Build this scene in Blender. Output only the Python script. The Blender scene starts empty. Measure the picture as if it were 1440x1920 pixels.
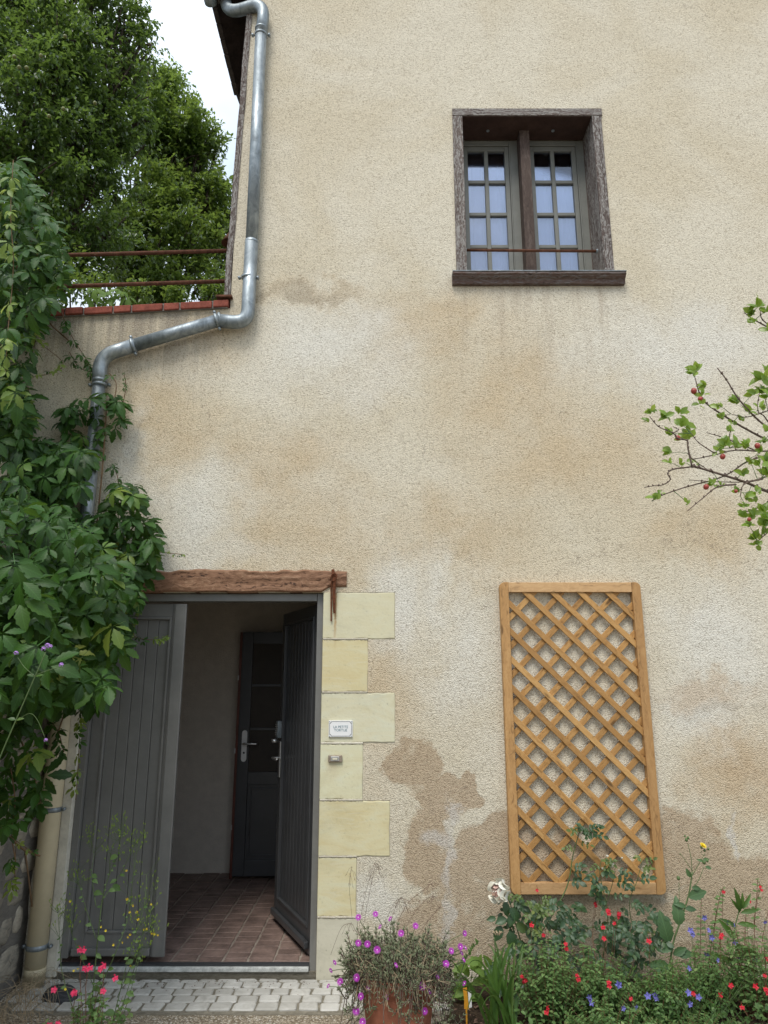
import bpy, bmesh, math, random
import numpy as np
from mathutils import Vector, Matrix, noise, Euler

random.seed(7); np.random.seed(7)
S = bpy.context.scene
C = S.collection
R = math.radians
# ------------------------------------------------------------------ camera
F_PX, W_PX, H_PX, PITCH = 1331.0, 1440, 1920, R(13.6)
CAM = Vector((0.0, -4.5, 1.55))
cam_data = bpy.data.cameras.new('camera'); cam = bpy.data.objects.new('camera', cam_data); C.objects.link(cam)
cam_data.sensor_fit = 'HORIZONTAL'; cam_data.sensor_width = 36.0; cam_data.lens = F_PX / W_PX * 36.0
cam_data.clip_start = 0.05; cam_data.clip_end = 400
cam.location = CAM; cam.rotation_euler = (math.pi / 2 + PITCH, 0, 0)
S.camera = cam
# ------------------------------------------------------------------ world, sun, exposure
SUN_EL, SUN_AZ = R(58), R(200)       # high, behind the camera and a little to its left
world = bpy.data.worlds.new('World'); S.world = world; world.use_nodes = True
wn = world.node_tree; wn.nodes.clear()
def wnode(t, **k):
    n = wn.nodes.new(t)
    for a, v in k.items(): setattr(n, a, v)
    return n
sky = wnode('ShaderNodeTexSky', sky_type='NISHITA', sun_disc=False, sun_elevation=SUN_EL, sun_rotation=SUN_AZ)
sky.air_density = 1.0; sky.dust_density = 2.0
tc = wnode('ShaderNodeTexCoord')
mp = wnode('ShaderNodeMapping'); mp.inputs['Scale'].default_value = (1.0, 1.0, 2.2)
cn = wnode('ShaderNodeTexNoise'); cn.inputs['Scale'].default_value = 2.6; cn.inputs['Detail'].default_value = 6; cn.inputs['Roughness'].default_value = .55; cn.inputs['Distortion'].default_value = .4
cr = wnode('ShaderNodeValToRGB'); cr.color_ramp.elements[0].position = .34; cr.color_ramp.elements[0].color = (4.9, 5.9, 7.1, 1)
cr.color_ramp.elements[1].position = .62; cr.color_ramp.elements[1].color = (7.5, 8.1, 8.9, 1)
mx = wnode('ShaderNodeMix', data_type='RGBA'); mx.inputs['Factor'].default_value = .88
bg = wnode('ShaderNodeBackground'); bg.inputs['Strength'].default_value = .11
wo = wnode('ShaderNodeOutputWorld')
L = wn.links.new
sepw = wnode('ShaderNodeSeparateXYZ'); L(tc.outputs['Generated'], sepw.inputs[0])
grad = wnode('ShaderNodeMapRange'); grad.inputs[1].default_value = 0; grad.inputs[2].default_value = 1; grad.inputs[3].default_value = .58; grad.inputs[4].default_value = 1.12
L(sepw.outputs[2], grad.inputs[0]); sc_ = wnode('ShaderNodeVectorMath', operation='SCALE')   # overcast sky: brighter towards the zenith all round
L(tc.outputs['Generated'], mp.inputs['Vector']); L(mp.outputs[0], cn.inputs['Vector']); L(cn.outputs['Fac'], cr.inputs['Fac'])
L(sky.outputs[0], mx.inputs['A']); L(cr.outputs[0], mx.inputs['B']); L(mx.outputs['Result'], sc_.inputs[0]); L(grad.outputs[0], sc_.inputs['Scale']); L(sc_.outputs[0], bg.inputs['Color']); L(bg.outputs[0], wo.inputs['Surface'])
sd = bpy.data.lights.new('sun', 'SUN'); sd.energy = 1.5; sd.angle = R(22); sd.color = (1, .95, .87)
sun = bpy.data.objects.new('sun', sd); C.objects.link(sun)
# light travels from the sun; azimuth measured clockwise from +Y like the sky texture
sdir = Vector((math.sin(SUN_AZ) * math.cos(SUN_EL), math.cos(SUN_AZ) * math.cos(SUN_EL), math.sin(SUN_EL)))
sun.rotation_euler = sdir.to_track_quat('Z', 'Y').to_euler()
sun.location = (-3, -9, 12)
S.view_settings.view_transform = 'Standard'; S.view_settings.look = 'None'; S.view_settings.gamma = 1
S.view_settings.exposure = 0.74; S.view_settings.use_curve_mapping = False
S.cycles.max_bounces = 8; S.cycles.diffuse_bounces = 4; S.cycles.transparent_max_bounces = 8

def at(px, py, Y=0.0, Z=None):
    """world point on the plane y=Y (or z=Z) seen at a photograph pixel: used to read sizes off the photograph"""
    u, v = (px - 720) / F_PX, (960 - py) / F_PX
    d = Vector((u, math.cos(PITCH) - v * math.sin(PITCH), math.sin(PITCH) + v * math.cos(PITCH)))
    t = (Z - CAM.z) / d.z if Z is not None else (Y - CAM.y) / d.y
    return CAM + d * t
# ------------------------------------------------------------------ material helpers
class NT:
    def __init__(s, name):
        s.m = bpy.data.materials.new(name); s.m.use_nodes = True; s.t = s.m.node_tree; s.t.nodes.clear()
        s.out = s.n('ShaderNodeOutputMaterial')
    def n(s, t, **k):
        n = s.t.nodes.new(t)
        for a, v in k.items(): setattr(n, a, v)
        return n
    def l(s, a, b): s.t.links.new(a, b)
    def put(s, sock, v):
        if v is None: return
        if hasattr(v, 'is_output') or isinstance(v, bpy.types.NodeSocket): s.l(v, sock)
        elif isinstance(v, (tuple, list)) and len(v) == 3 and len(sock.default_value) == 4: sock.default_value = (*v, 1)
        else: sock.default_value = v
    def coord(s, which='Object'): return s.n('ShaderNodeTexCoord').outputs[which]
    def mapping(s, vec, scale=(1, 1, 1), loc=(0, 0, 0), rot=(0, 0, 0)):
        n = s.n('ShaderNodeMapping'); s.l(vec, n.inputs['Vector']); n.inputs['Scale'].default_value = scale; n.inputs['Location'].default_value = loc; n.inputs['Rotation'].default_value = rot
        return n.outputs[0]
    def noise(s, vec, scale, detail=3, rough=.55, dist=0, col=False):
        n = s.n('ShaderNodeTexNoise'); s.l(vec, n.inputs['Vector']); n.inputs['Scale'].default_value = scale; n.inputs['Detail'].default_value = detail
        n.inputs['Roughness'].default_value = rough; n.inputs['Distortion'].default_value = dist
        return n.outputs['Color' if col else 'Fac']
    def voro(s, vec, scale, feature='F1', out='Distance'):
        n = s.n('ShaderNodeTexVoronoi', feature=feature); s.l(vec, n.inputs['Vector']); n.inputs['Scale'].default_value = scale
        return n.outputs[out]
    def ramp(s, fac, stops, interp='LINEAR'):
        n = s.n('ShaderNodeValToRGB'); n.color_ramp.interpolation = interp; e = n.color_ramp.elements
        while len(e) < len(stops): e.new(.5)
        for i, (p, c) in enumerate(stops): e[i].position = p; e[i].color = (*c, 1) if isinstance(c, (tuple, list)) else (c, c, c, 1)
        s.l(fac, n.inputs['Fac']); return n.outputs[0]
    def mix(s, f, a, b, mode='MIX'):
        n = s.n('ShaderNodeMix', data_type='RGBA', blend_type=mode); n.clamp_factor = True
        s.put(n.inputs['Factor'], f); s.put(n.inputs['A'], a); s.put(n.inputs['B'], b); return n.outputs['Result']
    def math(s, op, a, b=0.0, c=0.0, clamp=False):
        n = s.n('ShaderNodeMath', operation=op, use_clamp=clamp)
        s.put(n.inputs[0], a); s.put(n.inputs[1], b); s.put(n.inputs[2], c); return n.outputs[0]
    def mrange(s, v, a, b, c=0., d=1., smooth=True):
        n = s.n('ShaderNodeMapRange'); n.interpolation_type = 'SMOOTHSTEP' if smooth else 'LINEAR'
        s.put(n.inputs['Value'], v)
        for i, x in zip((1, 2, 3, 4), (a, b, c, d)): n.inputs[i].default_value = x
        return n.outputs[0]
    def vadd(s, a, b, op='ADD', scale=None):
        n = s.n('ShaderNodeVectorMath', operation=op); s.put(n.inputs[0], a)
        if scale is not None: n.inputs['Scale'].default_value = scale
        else: s.put(n.inputs[1], b)
        return n.outputs['Value' if op in ('LENGTH', 'DISTANCE') else 0]
    def bump(s, h, strength=.5, dist=.01, normal=None):
        n = s.n('ShaderNodeBump'); s.l(h, n.inputs['Height']); n.inputs['Strength'].default_value = strength; n.inputs['Distance'].default_value = dist
        if normal is not None: s.l(normal, n.inputs['Normal'])
        return n.outputs[0]
    def bsdf(s, color, rough=.7, metal=0, spec=.5, normal=None, **k):
        b = s.n('ShaderNodeBsdfPrincipled'); s.put(b.inputs['Base Color'], color); s.put(b.inputs['Roughness'], rough); s.put(b.inputs['Metallic'], metal)
        b.inputs['Specular IOR Level'].default_value = spec
        if normal is not None: s.l(normal, b.inputs['Normal'])
        for a, v in k.items(): s.put(b.inputs[a], v)
        s.l(b.outputs[0], s.out.inputs['Surface']); return b
    def objrnd(s):
        a = s.n('ShaderNodeAttribute'); a.attribute_name = 'rnd'
        o = s.n('ShaderNodeObjectInfo')
        return s.math('FRACT', s.math('ADD', a.outputs['Fac'], o.outputs['Random']))
M = {}
def simple(name, color, rough=.6, metal=0, spec=.4, var=.25, scale=20, bump=.15, dist=.003):
    t = NT(name); v = t.coord()
    n1 = t.noise(v, scale, 4); n2 = t.noise(v, scale * 6, 3)
    dark = tuple(c * (1 - var) for c in color); light = tuple(min(1, c * (1 + var)) for c in color)
    col = t.ramp(t.math('ADD', t.math('MULTIPLY', n1, .7), t.math('MULTIPLY', n2, .3)), [(.35, dark), (.65, light)])
    if name == 'grey_paint':
        sp = t.n('ShaderNodeSeparateXYZ'); t.l(v, sp.inputs[0]); w = t.noise(t.mapping(v, (12, 12, 2.5)), 1.3, 5, .65)
        col = t.mix(t.math('MULTIPLY', t.mrange(sp.outputs[2], 0, .55, .4, .03), t.mrange(w, .4, .7)), col, (.27, .255, .225))
        col = t.mix(t.mrange(t.noise(v, 55, 4, .7),   .73, .77, 0, .5), col, (.38, .37, .35))
    t.bsdf(col, rough, metal, spec, t.bump(n2, bump, dist)); M[name] = t.m; return t.m
def leaf_mat(name, c_dark, c_mid, c_light, trans=.25, rough=.45, spec=.45, veins=0., tip=None):
    t = NT(name); r = t.objrnd(); v = t.coord()
    col = t.ramp(r, [(0, c_dark), (.55, c_mid), (.93, c_mid), (1, c_light)])
    n = t.noise(v, 60, 2); col = t.mix(t.math('MULTIPLY', n, .35), col, tuple(c * .6 for c in c_dark))
    nrm = None
    if veins > 0:
        uv = t.coord('UV'); sp = t.n('ShaderNodeSeparateXYZ'); t.l(uv, sp.inputs[0])
        au = t.math('ABSOLUTE', t.math('SUBTRACT', sp.outputs[0], .5))
        w = t.math('FRACT', t.math('SUBTRACT', t.math('MULTIPLY', sp.outputs[1], 8.), t.math('MULTIPLY', au, 5.)))
        w = t.math('ABSOLUTE', t.math('SUBTRACT', w, .5))
        line = t.mrange(w, .0, .12, 1, 0)
        mid = t.mrange(au, .0, .045, 1, 0)
        ve = t.math('MAXIMUM', t.math('MULTIPLY', line, .55), mid)
        col = t.mix(t.math('MULTIPLY', ve, veins), col, tuple(min(1, c * 1.9 + .02) for c in c_mid))
        nrm = t.bump(t.math('MULTIPLY', w, 1.), .35, .0016)
    b = t.n('ShaderNodeBsdfPrincipled'); t.put(b.inputs['Base Color'], col); b.inputs['Roughness'].default_value = rough; b.inputs['Specular IOR Level'].default_value = spec
    if nrm: t.l(nrm, b.inputs['Normal'])
    tr = t.n('ShaderNodeBsdfTranslucent'); t.l(t.mix(.55, col, tuple(min(1, c * 2.2) for c in c_light), 'MIX'), tr.inputs['Color'])
    ms = t.n('ShaderNodeMixShader'); ms.inputs[0].default_value = trans; t.l(b.outputs[0], ms.inputs[1]); t.l(tr.outputs[0], ms.inputs[2]); t.l(ms.outputs[0], t.out.inputs['Surface'])
    M[name] = t.m; return t.m
def wood_mat(name, c1, c2, c3, axis='x', grain=1., rough=.6, bump=.4, scale=1., knots=False, silver=None):
    """grain runs along the given local axis"""
    t = NT(name); v = t.coord(); o = t.n('ShaderNodeObjectInfo')
    off = t.n('ShaderNodeCombineXYZ'); k = t.math('MULTIPLY', o.outputs['Random'], 37.); t.l(k, off.inputs[0]); t.l(k, off.inputs[1]); t.l(k, off.inputs[2])
    v = t.vadd(v, off.outputs[0])
    st = {'x': (1.6, 26, 26), 'y': (26, 1.6, 26), 'z': (26, 26, 1.6)}[axis]; st = tuple(a * scale for a in st)
    v2 = t.mapping(v, st)
    wob = t.noise(v, 5 * scale, 2, col=True); v2 = t.vadd(v2, t.vadd(wob, None, 'SCALE', scale=3.0))
    n1 = t.noise(v2, 1.2, 5, .6, .6); n2 = t.noise(t.mapping(v2, (1, 1, 1)), 5., 3)
    f = t.math('ADD', t.math('MULTIPLY', n1, .7), t.math('MULTIPLY', n2, .3))
    col = t.ramp(f, [(.32, c1), (.5, c2), (.68, c3)])
    col = t.mix(t.math('MULTIPLY', t.math('SUBTRACT', o.outputs['Random'], .3), .9, clamp=True), col, c1); col = t.mix(t.math('MULTIPLY', t.math('SUBTRACT', .25, o.outputs['Random']), 2., clamp=True), col, c3)
    if silver:
        n3 = t.noise(t.mapping(v2, (.6, .6, .8)), 2.2, 4, .7); col = t.mix(t.mrange(n3, .42, .62), col, silver)
    if knots:
        kn = t.voro(t.mapping(v, {'x': (5, 17, 17), 'y': (17, 5, 17), 'z': (17, 17, 5)}[axis]), .55)
        col = t.mix(t.mrange(kn, .05, .13, .8, 0), col, tuple(c * .3 for c in c1))
    cr = t.mrange(n1, .33, .41, 1, 0)
    col = t.mix(t.math('MULTIPLY', cr, .6 * grain), col, tuple(c * .25 for c in c1))
    t.bsdf(col, rough, 0, .3, t.bump(f, bump, .006)); M[name] = t.m; return t.m

# ------------------------------------------------------------------ materials
def facade_mat():
    t = NT('roughcast_render'); v = t.coord()
    sep = t.n('ShaderNodeSeparateXYZ'); t.l(v, sep.inputs[0]); X, Z = sep.outputs[0], sep.outputs[2]
    big = t.noise(t.mapping(v, (1, 1, 1.35)), .75, 4, .55, .5); mid = t.noise(v, 2.4, 5, .6, .3); big2 = t.noise(t.mapping(v, (1.1, 1, .8), (9, 3, 5)), 1.05, 4, .55, .6)
    cream, tan, pale = (.665, .61, .49), (.555, .44, .285), (.71, .685, .61)
    col = t.mix(t.mrange(big, .4, .62), cream, (.615, .545, .41))
    wob = t.vadd(v, t.vadd(t.noise(v, 1.9, 6, .65, col=True), None, 'SCALE', scale=.9))
    wob2 = t.vadd(v, t.vadd(t.noise(v, 5.5, 6, .65, col=True), None, 'SCALE', scale=.30))
    def blob(vec, cx, cz, rx, rz, e0, e1, o=.35):
        # distorted ellipse; noise has mean .5 so the centre is offset accordingly
        m = t.n('ShaderNodeVectorMath', operation='SUBTRACT'); t.l(vec, m.inputs[0]); m.inputs[1].default_value = (cx + o, o, cz + o)
        m2 = t.n('ShaderNodeVectorMath', operation='MULTIPLY'); t.l(m.outputs[0], m2.inputs[0]); m2.inputs[1].default_value = (1 / rx, 0, 1 / rz)
        return t.mrange(t.vadd(m2.outputs[0], None, 'LENGTH'), e0, e1, 1, 0)
    def union(lst):
        r = lst[0]
        for b in lst[1:]: r = t.math('MAXIMUM', r, b)
        return r
    soft = lambda *a: blob(wob, *a, .15, 1.45, .45)
    # ochre washes half way up
    def A(px, py): p = at(px, py); return p.x, p.z
    def sb(px, py, rx, rz): x, z = A(px, py); return soft(x, z, rx, rz)
    tanm = union([sb(280, 810, .55, .38), sb(960, 760, .55, .55), sb(1060, 850, .7, .4), sb(560, 1010, .6, .5), sb(520, 860, .5, .25), sb(850, 1000, .55, .3), sb(820, 620, .6, .3), sb(700, 1300, .35, .45), sb(1380, 1430, .35, .3), sb(1290, 1000, .5, .25), sb(590, 560, .55, .09), sb(330, 620, .5, .3)])
    col = t.mix(t.math('MULTIPLY', tanm, t.mrange(mid, .25, .65, .3, .85)), col, tan)
    palem = union([sb(1290, 650, .8, .35), sb(760, 1130, .25, .35), sb(640, 660, .6, .35), sb(370, 960, .3, .35), sb(1360, 1200, .35, .45), sb(1330, 1330, .3, .25), sb(240, 870, .12, .35), sb(900, 1230, .3, .5), sb(700, 1700, .25, .16), sb(350, 1040, .6, .13)])
    col = t.mix(t.math('MULTIPLY', palem, t.mrange(big2, .35, .6, .35, .8)), col, pale)
    # grey smudge beside the downpipe
    x, z = A(600, 535); col = t.mix(t.math('MULTIPLY', blob(wob, x, z, .45, .07, .2, 1.3), .45), col, (.27, .235, .185))
    x, z = A(1400, 1300); col = t.mix(t.math('MULTIPLY', blob(wob, x, z, .3, .05, .1, 1.4), .35), col, (.33, .26, .18))
    # old rain marks under the window sill
    streak = t.noise(t.mapping(v, (9, 1, .55)), 1.6, 4, .6)
    us = t.math('MULTIPLY', t.mrange(Z, 3.2, 4.3), t.mrange(Z, 4.3, 4.34, 1, 0)); us = t.math('MULTIPLY', us, t.mrange(t.math('ABSOLUTE', t.math('SUBTRACT', X, 1.08)), .5, .72, 1, 0))
    col = t.mix(t.math('MULTIPLY', us, t.mrange(streak, .45, .7, 0, .4)), col, (.36, .28, .2))
    # below the brick coping
    uc = t.math('MULTIPLY', t.mrange(Z, 3.25, 4.15), t.mrange(X, -1.05, -1.35)); col = t.mix(t.math('MULTIPLY', uc, t.mrange(streak, .35, .62, .15, .8)), col, (.25, .22, .18))
    # damp map-like stains with a crisp edge
    hb = lambda px, py, rx, rz: blob(wob2, *A(px, py), rx, rz, .88, 1.05, .15)
    wet = union([hb(775, 1435, .19, .15), hb(830, 1490, .16, .13), hb(800, 1590, .15, .22), hb(905, 1640, .24, .27), hb(950, 1560, .16, .13), hb(880, 1480, .06, .1), hb(1000, 1650, .6, .27), hb(1290, 1610, .26, .27), hb(1400, 1700, .42, .3), hb(1250, 1560, .12, .15), hb(840, 1740, .3, .2), hb(1150, 1780, .8, .3)])
    wet = t.math('MULTIPLY', wet, t.mrange(t.noise(t.mapping(v, (1, 1, 1.2)), 4.5, 6, .68, .6), .33, .46, .5, 1.))
    col = t.mix(t.math('MULTIPLY', wet, .70), col, (.395, .285, .18))
    # hairline cracks in the render and broad trowel lines
    cv = t.vadd(v, t.vadd(t.noise(v, 3.5, 5, .65, col=True), None, 'SCALE', scale=.5)); ck = t.voro(t.mapping(cv, (.8, 1, .8)), 1.1, 'DISTANCE_TO_EDGE')
    col = t.mix(t.math('MULTIPLY', t.mrange(ck, .0012, .004, 1, 0), t.mrange(t.noise(v, 1.1, 2), .5, .62, 0, .55)), col, (.26, .21, .16))
    # warm rusty wash right of the trellis
    col = t.mix(t.math('MULTIPLY', union([soft(*A(1400, 1440), .3, .22), soft(*A(1330, 1300), .3, .08)]), .5), col, (.50, .36, .22))
    # efflorescence runs
    run = union([blob(wob2, *A(842, 1600), .045, .30, .3, 1.1, .15), blob(wob2, *A(850, 1525), .05, .05, .4, 1.1, .15), blob(wob2, *A(820, 1570), .11, .07, .3, 1.2, .15), blob(wob2, *A(1375, 1570), .025, .12, .5, 1.1, .15), blob(wob2, *A(838, 1730), .04, .16, .4, 1.2, .15)])
    col = t.mix(t.math('MULTIPLY', run, .6), col, (.60, .575, .53))
    # grains and pits of the roughcast: pit dirt and relief shade put into the colour
    g1 = t.noise(v, 125, 2, .7); g2 = t.voro(v, 150); g3 = t.noise(v, 44, 3, .6)
    col = t.mix(t.mrange(g1, .34, .47, .62, 0), col, t.mix(1., col, (.40, .34, .28), 'MULTIPLY'))
    col = t.mix(t.mrange(g1, .54, .68, 0, .5), col, t.mix(1., col, (1.3, 1.3, 1.3), 'MULTIPLY'))
    h = t.math('ADD', t.math('MULTIPLY', g1, 1.), t.math('ADD', t.math('MULTIPLY', g2, -.9), t.math('MULTIPLY', t.math('MULTIPLY', g3, .8), t.mrange(t.noise(v, 1.3, 2), .35, .65, .35, 1.25))))
    n = t.bump(h, .6, .008)
    lay = t.noise(v, 3.2, 3, .5, .5); n = t.bump(lay, .35, .03, n)
    t.bsdf(col, .92, 0, .15, n); M['facade'] = t.m
facade_mat()
def stone_mat(name, a, b, c, rough=.85, scale=1., bump=.25, rust=False):
    t = NT(name); v = t.coord(); o = t.n('ShaderNodeObjectInfo')
    n1 = t.noise(t.mapping(v, (1, 1, 3)), 3.5 * scale, 5, .6, 1.2); n2 = t.noise(v, 55 * scale, 4, .6)
    col = t.ramp(n1, [(.3, a), (.5, b), (.7, c)])
    col = t.mix(t.math('MULTIPLY', t.math('SUBTRACT', o.outputs['Random'], .4), 1.2, clamp=True), col, a); col = t.mix(t.math('MULTIPLY', t.math('SUBTRACT', .35, o.outputs['Random']), 1.8, clamp=True), col, c)
    gr = t.noise(v, 2.3 * scale, 5, .7, .8); col = t.mix(t.mrange(gr, .48, .72, 0, .45), col, tuple(x * .72 for x in b))
    col = t.mix(t.mrange(n2, .3, .42, .35, 0), col, tuple(x * .6 for x in b))
    col = t.mix(t.mrange(t.voro(v, 9 * scale), .02, .05, .5, 0), col, tuple(x * .4 for x in b))
    if rust:
        sp = t.n('ShaderNodeSeparateXYZ'); t.l(t.vadd(v, t.vadd(t.noise(v, 40, 3, col=True), None, 'SCALE', scale=.012)), sp.inputs[0])
        k = t.math('MULTIPLY', t.mrange(t.math('ABSOLUTE', t.math('SUBTRACT', sp.outputs[0], -.300)), .002, .012, 1, 0), t.mrange(sp.outputs[2], 1.72, 2.02)); col = t.mix(t.math('MULTIPLY', k, .75), col, (.36, .17, .04))
        k = t.math('MULTIPLY', t.mrange(t.math('ABSOLUTE', t.math('SUBTRACT', sp.outputs[0], -.305)), .01, .05, 1, 0), t.math('MULTIPLY', t.mrange(sp.outputs[2], .98, 1.10), t.mrange(sp.outputs[2], 1.11, 1.14, 1, 0))); col = t.mix(t.math('MULTIPLY', k, .35), col, (.45, .33, .2))
        wv = t.noise(t.mapping(v, (.8, 1, 5)), 6, 4, .6, 1.5); col = t.mix(t.mrange(wv, .5, .75, 0, .45), col, (.66, .63, .48))
    t.bsdf(col, rough, 0, .2, t.bump(t.math('ADD', n2, n1), bump, .004)); M[name] = t.m
stone_mat('quoin', (.60, .51, .285), (.66, .605, .385), (.66, .66, .49), rust=True)
stone_mat('quoin_pale', (.60, .55, .36), (.67, .64, .47), (.66, .68, .55), rust=True)
stone_mat('plinth', (.52, .49, .38), (.60, .57, .45), (.66, .62, .50))
stone_mat('sett', (.40, .385, .345), (.51, .495, .45), (.60, .585, .54), scale=3., bump=.5)
stone_mat('rubble', (.19, .175, .15), (.36, .325, .26), (.48, .43, .34), scale=3, bump=.8)
stone_mat('mortar', (.13, .12, .105), (.24, .225, .2), (.33, .305, .265), scale=4, bump=.9)
stone_mat('lime_joint', (.42, .38, .30), (.56, .51, .41), (.66, .62, .52), scale=6, bump=.9)
stone_mat('dark_rock', (.03, .031, .034), (.06, .062, .065), (.12, .12, .12), scale=6, bump=.9)
stone_mat('sett_joint', (.13, .115, .085), (.22, .20, .155), (.31, .28, .22), scale=6, bump=.9)
def gravel_mat():
    t = NT('gravel_ground'); v = t.coord()
    n = t.voro(v, 110, out='Color'); sp = t.n('ShaderNodeSeparateXYZ'); t.l(n, sp.inputs[0]); d = t.voro(v, 110); n2 = t.noise(v, 3, 4)
    col = t.ramp(sp.outputs[0], [(0, (.18, .14, .09)), (.4, (.38, .325, .24)), (.8, (.55, .49, .39)), (1, (.72, .69, .62))])
    col = t.mix(t.mrange(d, .35, .6, 0, .7), col, (.12, .095, .065)); col = t.mix(t.mrange(n2, .45, .7, 0, .4), col, (.28, .23, .16))
    t.bsdf(col, .9, 0, .2, t.bump(t.math('SUBTRACT', 1., d), .8, .006)); M['gravel'] = t.m
gravel_mat()
def soil_mat():
    t = NT('garden_soil'); v = t.coord(); n = t.noise(v, 38, 5, .7); n2 = t.noise(v, 6, 3)
    col = t.ramp(n, [(.3, (.015, .01, .007)), (.55, (.05, .034, .022)), (.75, (.13, .095, .06))])
    t.bsdf(col, .95, 0, .15, t.bump(n, 1., .02)); M['soil'] = t.m
soil_mat()
def zinc_mat():
    t = NT('weathered_zinc'); v = t.coord(); n = t.noise(t.mapping(v, (1, 1, .5)), 22, 5, .65, .6); n2 = t.voro(v, 60); n3 = t.noise(v, 4, 3)
    col = t.ramp(n, [(.3, (.18, .205, .22)), (.5, (.30, .34, .36)), (.72, (.44, .48, .505))])
    col = t.mix(t.mrange(n3, .4, .65, 0, .35), col, (.15, .17, .18))
    t.bsdf(col, t.ramp(n, [(.3, .58), (.7, .42)]), .72, .5, t.bump(n, .15, .003)); M['zinc'] = t.m
zinc_mat()
simple('steel', (.62, .62, .61), .32, .9, .5, .08, 30, .05)
simple('rust', (.115, .05, .03), .85, .1, .2, .45, 30, .6, .004)
simple('rust_iron', (.16, .06, .03), .9, .1, .2, .5, 60, .8, .004)
simple('beige_pvc', (.58, .50, .33), .42, 0, .4, .07, 5, .05)
simple('grey_paint', (.165, .163, .152), .38, 0, .45, .10, 6, .10, .002)
simple('dark_paint', (.052, .054, .057), .33, 0, .45, .12, 6, .08, .002)
simple('sash_paint', (.165, .168, .150), .45, 0, .4, .10, 9, .08, .002)
simple('jamb_stone', (.60, .57, .48), .8, 0, .2, .15, 12, .3)
simple('threshold_paint', (.50, .51, .48), .55, 0, .3, .35, 25, .4)
simple('brick_red', (.24, .070, .048), .85, 0, .2, .35, 14, .5, .006)
simple('terracotta', (.33, .125, .075), .75, 0, .25, .22, 7, .3, .004)
simple('plaster_room', (.56, .51, .44), .9, 0, .15, .08, 16, .6, .006)
simple('floor_terracotta', (.215, .150, .125), .55, 0, .35, .45, 7, .5, .006)
simple('floor_joint', (.34, .29, .24), .9, 0, .1, .2, 20, .4)
simple('white_enamel', (.80, .80, .79), .2, 0, .5, .02, 8, .02)
simple('sign_ink', (.055, .06, .07), .4, 0, .4, .05, 8, .0)
simple('sign_letters', (.09, .20, .24), .4, 0, .4, .05, 8, .0)
simple('bell_brown', (.30, .245, .19), .45, .3, .4, .2, 40, .2)
simple('bell_cream', (.66, .62, .48), .35, 0, .4, .05, 10, .02)
simple('curtain_white', (.84, .86, .95), .8, 0, .1, .04, 12, .05)
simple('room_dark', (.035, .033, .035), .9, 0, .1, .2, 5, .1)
simple('furniture_red', (.12, .035, .022), .4, 0, .4, .3, 9, .1)
simple('brown_soffit', (.055, .032, .026), .8, 0, .2, .25, 12, .4)
simple('dark_reflection_pane', (.045, .035, .026), .45, 0, .25, .2, 3, .02)  # opaque dark brown stands in for the dim room reflected in the glass
simple('roof_tile', (.075, .062, .058), .85, 0, .2, .35, 12, .5, .006)
simple('soffit_wood', (.030, .022, .020), .9, 0, .1, .35, 10, .4, .006)
simple('bark', (.10, .08, .06), .9, 0, .15, .35, 18, .9, .02)
simple('twig', (.13, .095, .075), .85, 0, .2, .35, 60, .6, .003)
simple('vine_stem', (.16, .10, .055), .8, 0, .2, .35, 30, .4)
simple('green_stem', (.10, .15, .055), .6, 0, .3, .25, 30, .2)
simple('red_stem', (.17, .08, .045), .6, 0, .3, .25, 30, .2)
simple('dry_straw', (.36, .28, .18), .8, 0, .2, .25, 30, .3)
simple('dry_grass_dark', (.13, .08, .06), .8, 0, .2, .25, 30, .3)
simple('petal_red', (.50, .015, .03), .5, 0, .3, .2, 60, .1)
simple('petal_pink', (.70, .05, .13), .5, 0, .3, .2, 60, .1)
simple('petal_magenta', (.42, .045, .42), .45, 0, .3, .2, 80, .1)
simple('petal_mauve', (.42, .22, .58), .6, 0, .3, .25, 90, .1)
simple('petal_blue', (.17, .16, .45), .6, 0, .3, .25, 90, .1)
simple('petal_yellow', (.80, .62, .04), .5, 0, .3, .12, 60, .1)
simple('petal_rose', (.82, .80, .70), .55, 0, .3, .06, 20, .1)
simple('petal_blush', (.74, .52, .45), .55, 0, .3, .15, 20, .1)
simple('flower_white', (.8, .78, .78), .5, 0, .3, .05, 20, .1)
simple('fruit_red', (.30, .045, .03), .35, 0, .5, .35, 90, .1)
simple('fruit_plum', (.13, .14, .04), .4, 0, .4, .3, 20, .1)
simple('tag_orange', (.70, .32, .03), .4, 0, .4, .08, 20, .0)
simple('tag_white', (.8, .8, .78), .4, 0, .4, .03, 20, .0)
leaf_mat('creeper_leaf', (.011, .038, .006), (.034, .098, .012), (.13, .22, .03), .20, .50, .32, veins=.38)
leaf_mat('creeper_young', (.11, .19, .03), (.19, .28, .05), (.36, .40, .09), .38, .42, .4, veins=.25)
leaf_mat('tree_leaf', (.030, .066, .012), (.070, .135, .024), (.17, .25, .045), .38, .34, .6)
leaf_mat('tree_leaf_far', (.055, .105, .018), (.105, .178, .030), (.22, .30, .05), .38, .40, .5)
leaf_mat('branch_leaf', (.09, .17, .02), (.19, .30, .03), (.36, .46, .07), .35, .32, .5)
leaf_mat('sage_leaf', (.055, .12, .032), (.145, .245, .080), (.27, .37, .13), .25, .55, .35)
leaf_mat('rose_leaf', (.02, .052, .018), (.045, .10, .035), (.10, .15, .05), .2, .38, .5, veins=.2)
leaf_mat('rose_leaf_young', (.07, .12, .03), (.13, .19, .05), (.24, .28, .08), .3, .42, .4)
leaf_mat('blade_leaf', (.035, .085, .015), (.08, .165, .03), (.13, .2, .05), .3, .4, .4)
leaf_mat('lime_leaf', (.10, .18, .035), (.17, .27, .06), (.25, .36, .09), .35, .5, .3, veins=.2)
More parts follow.
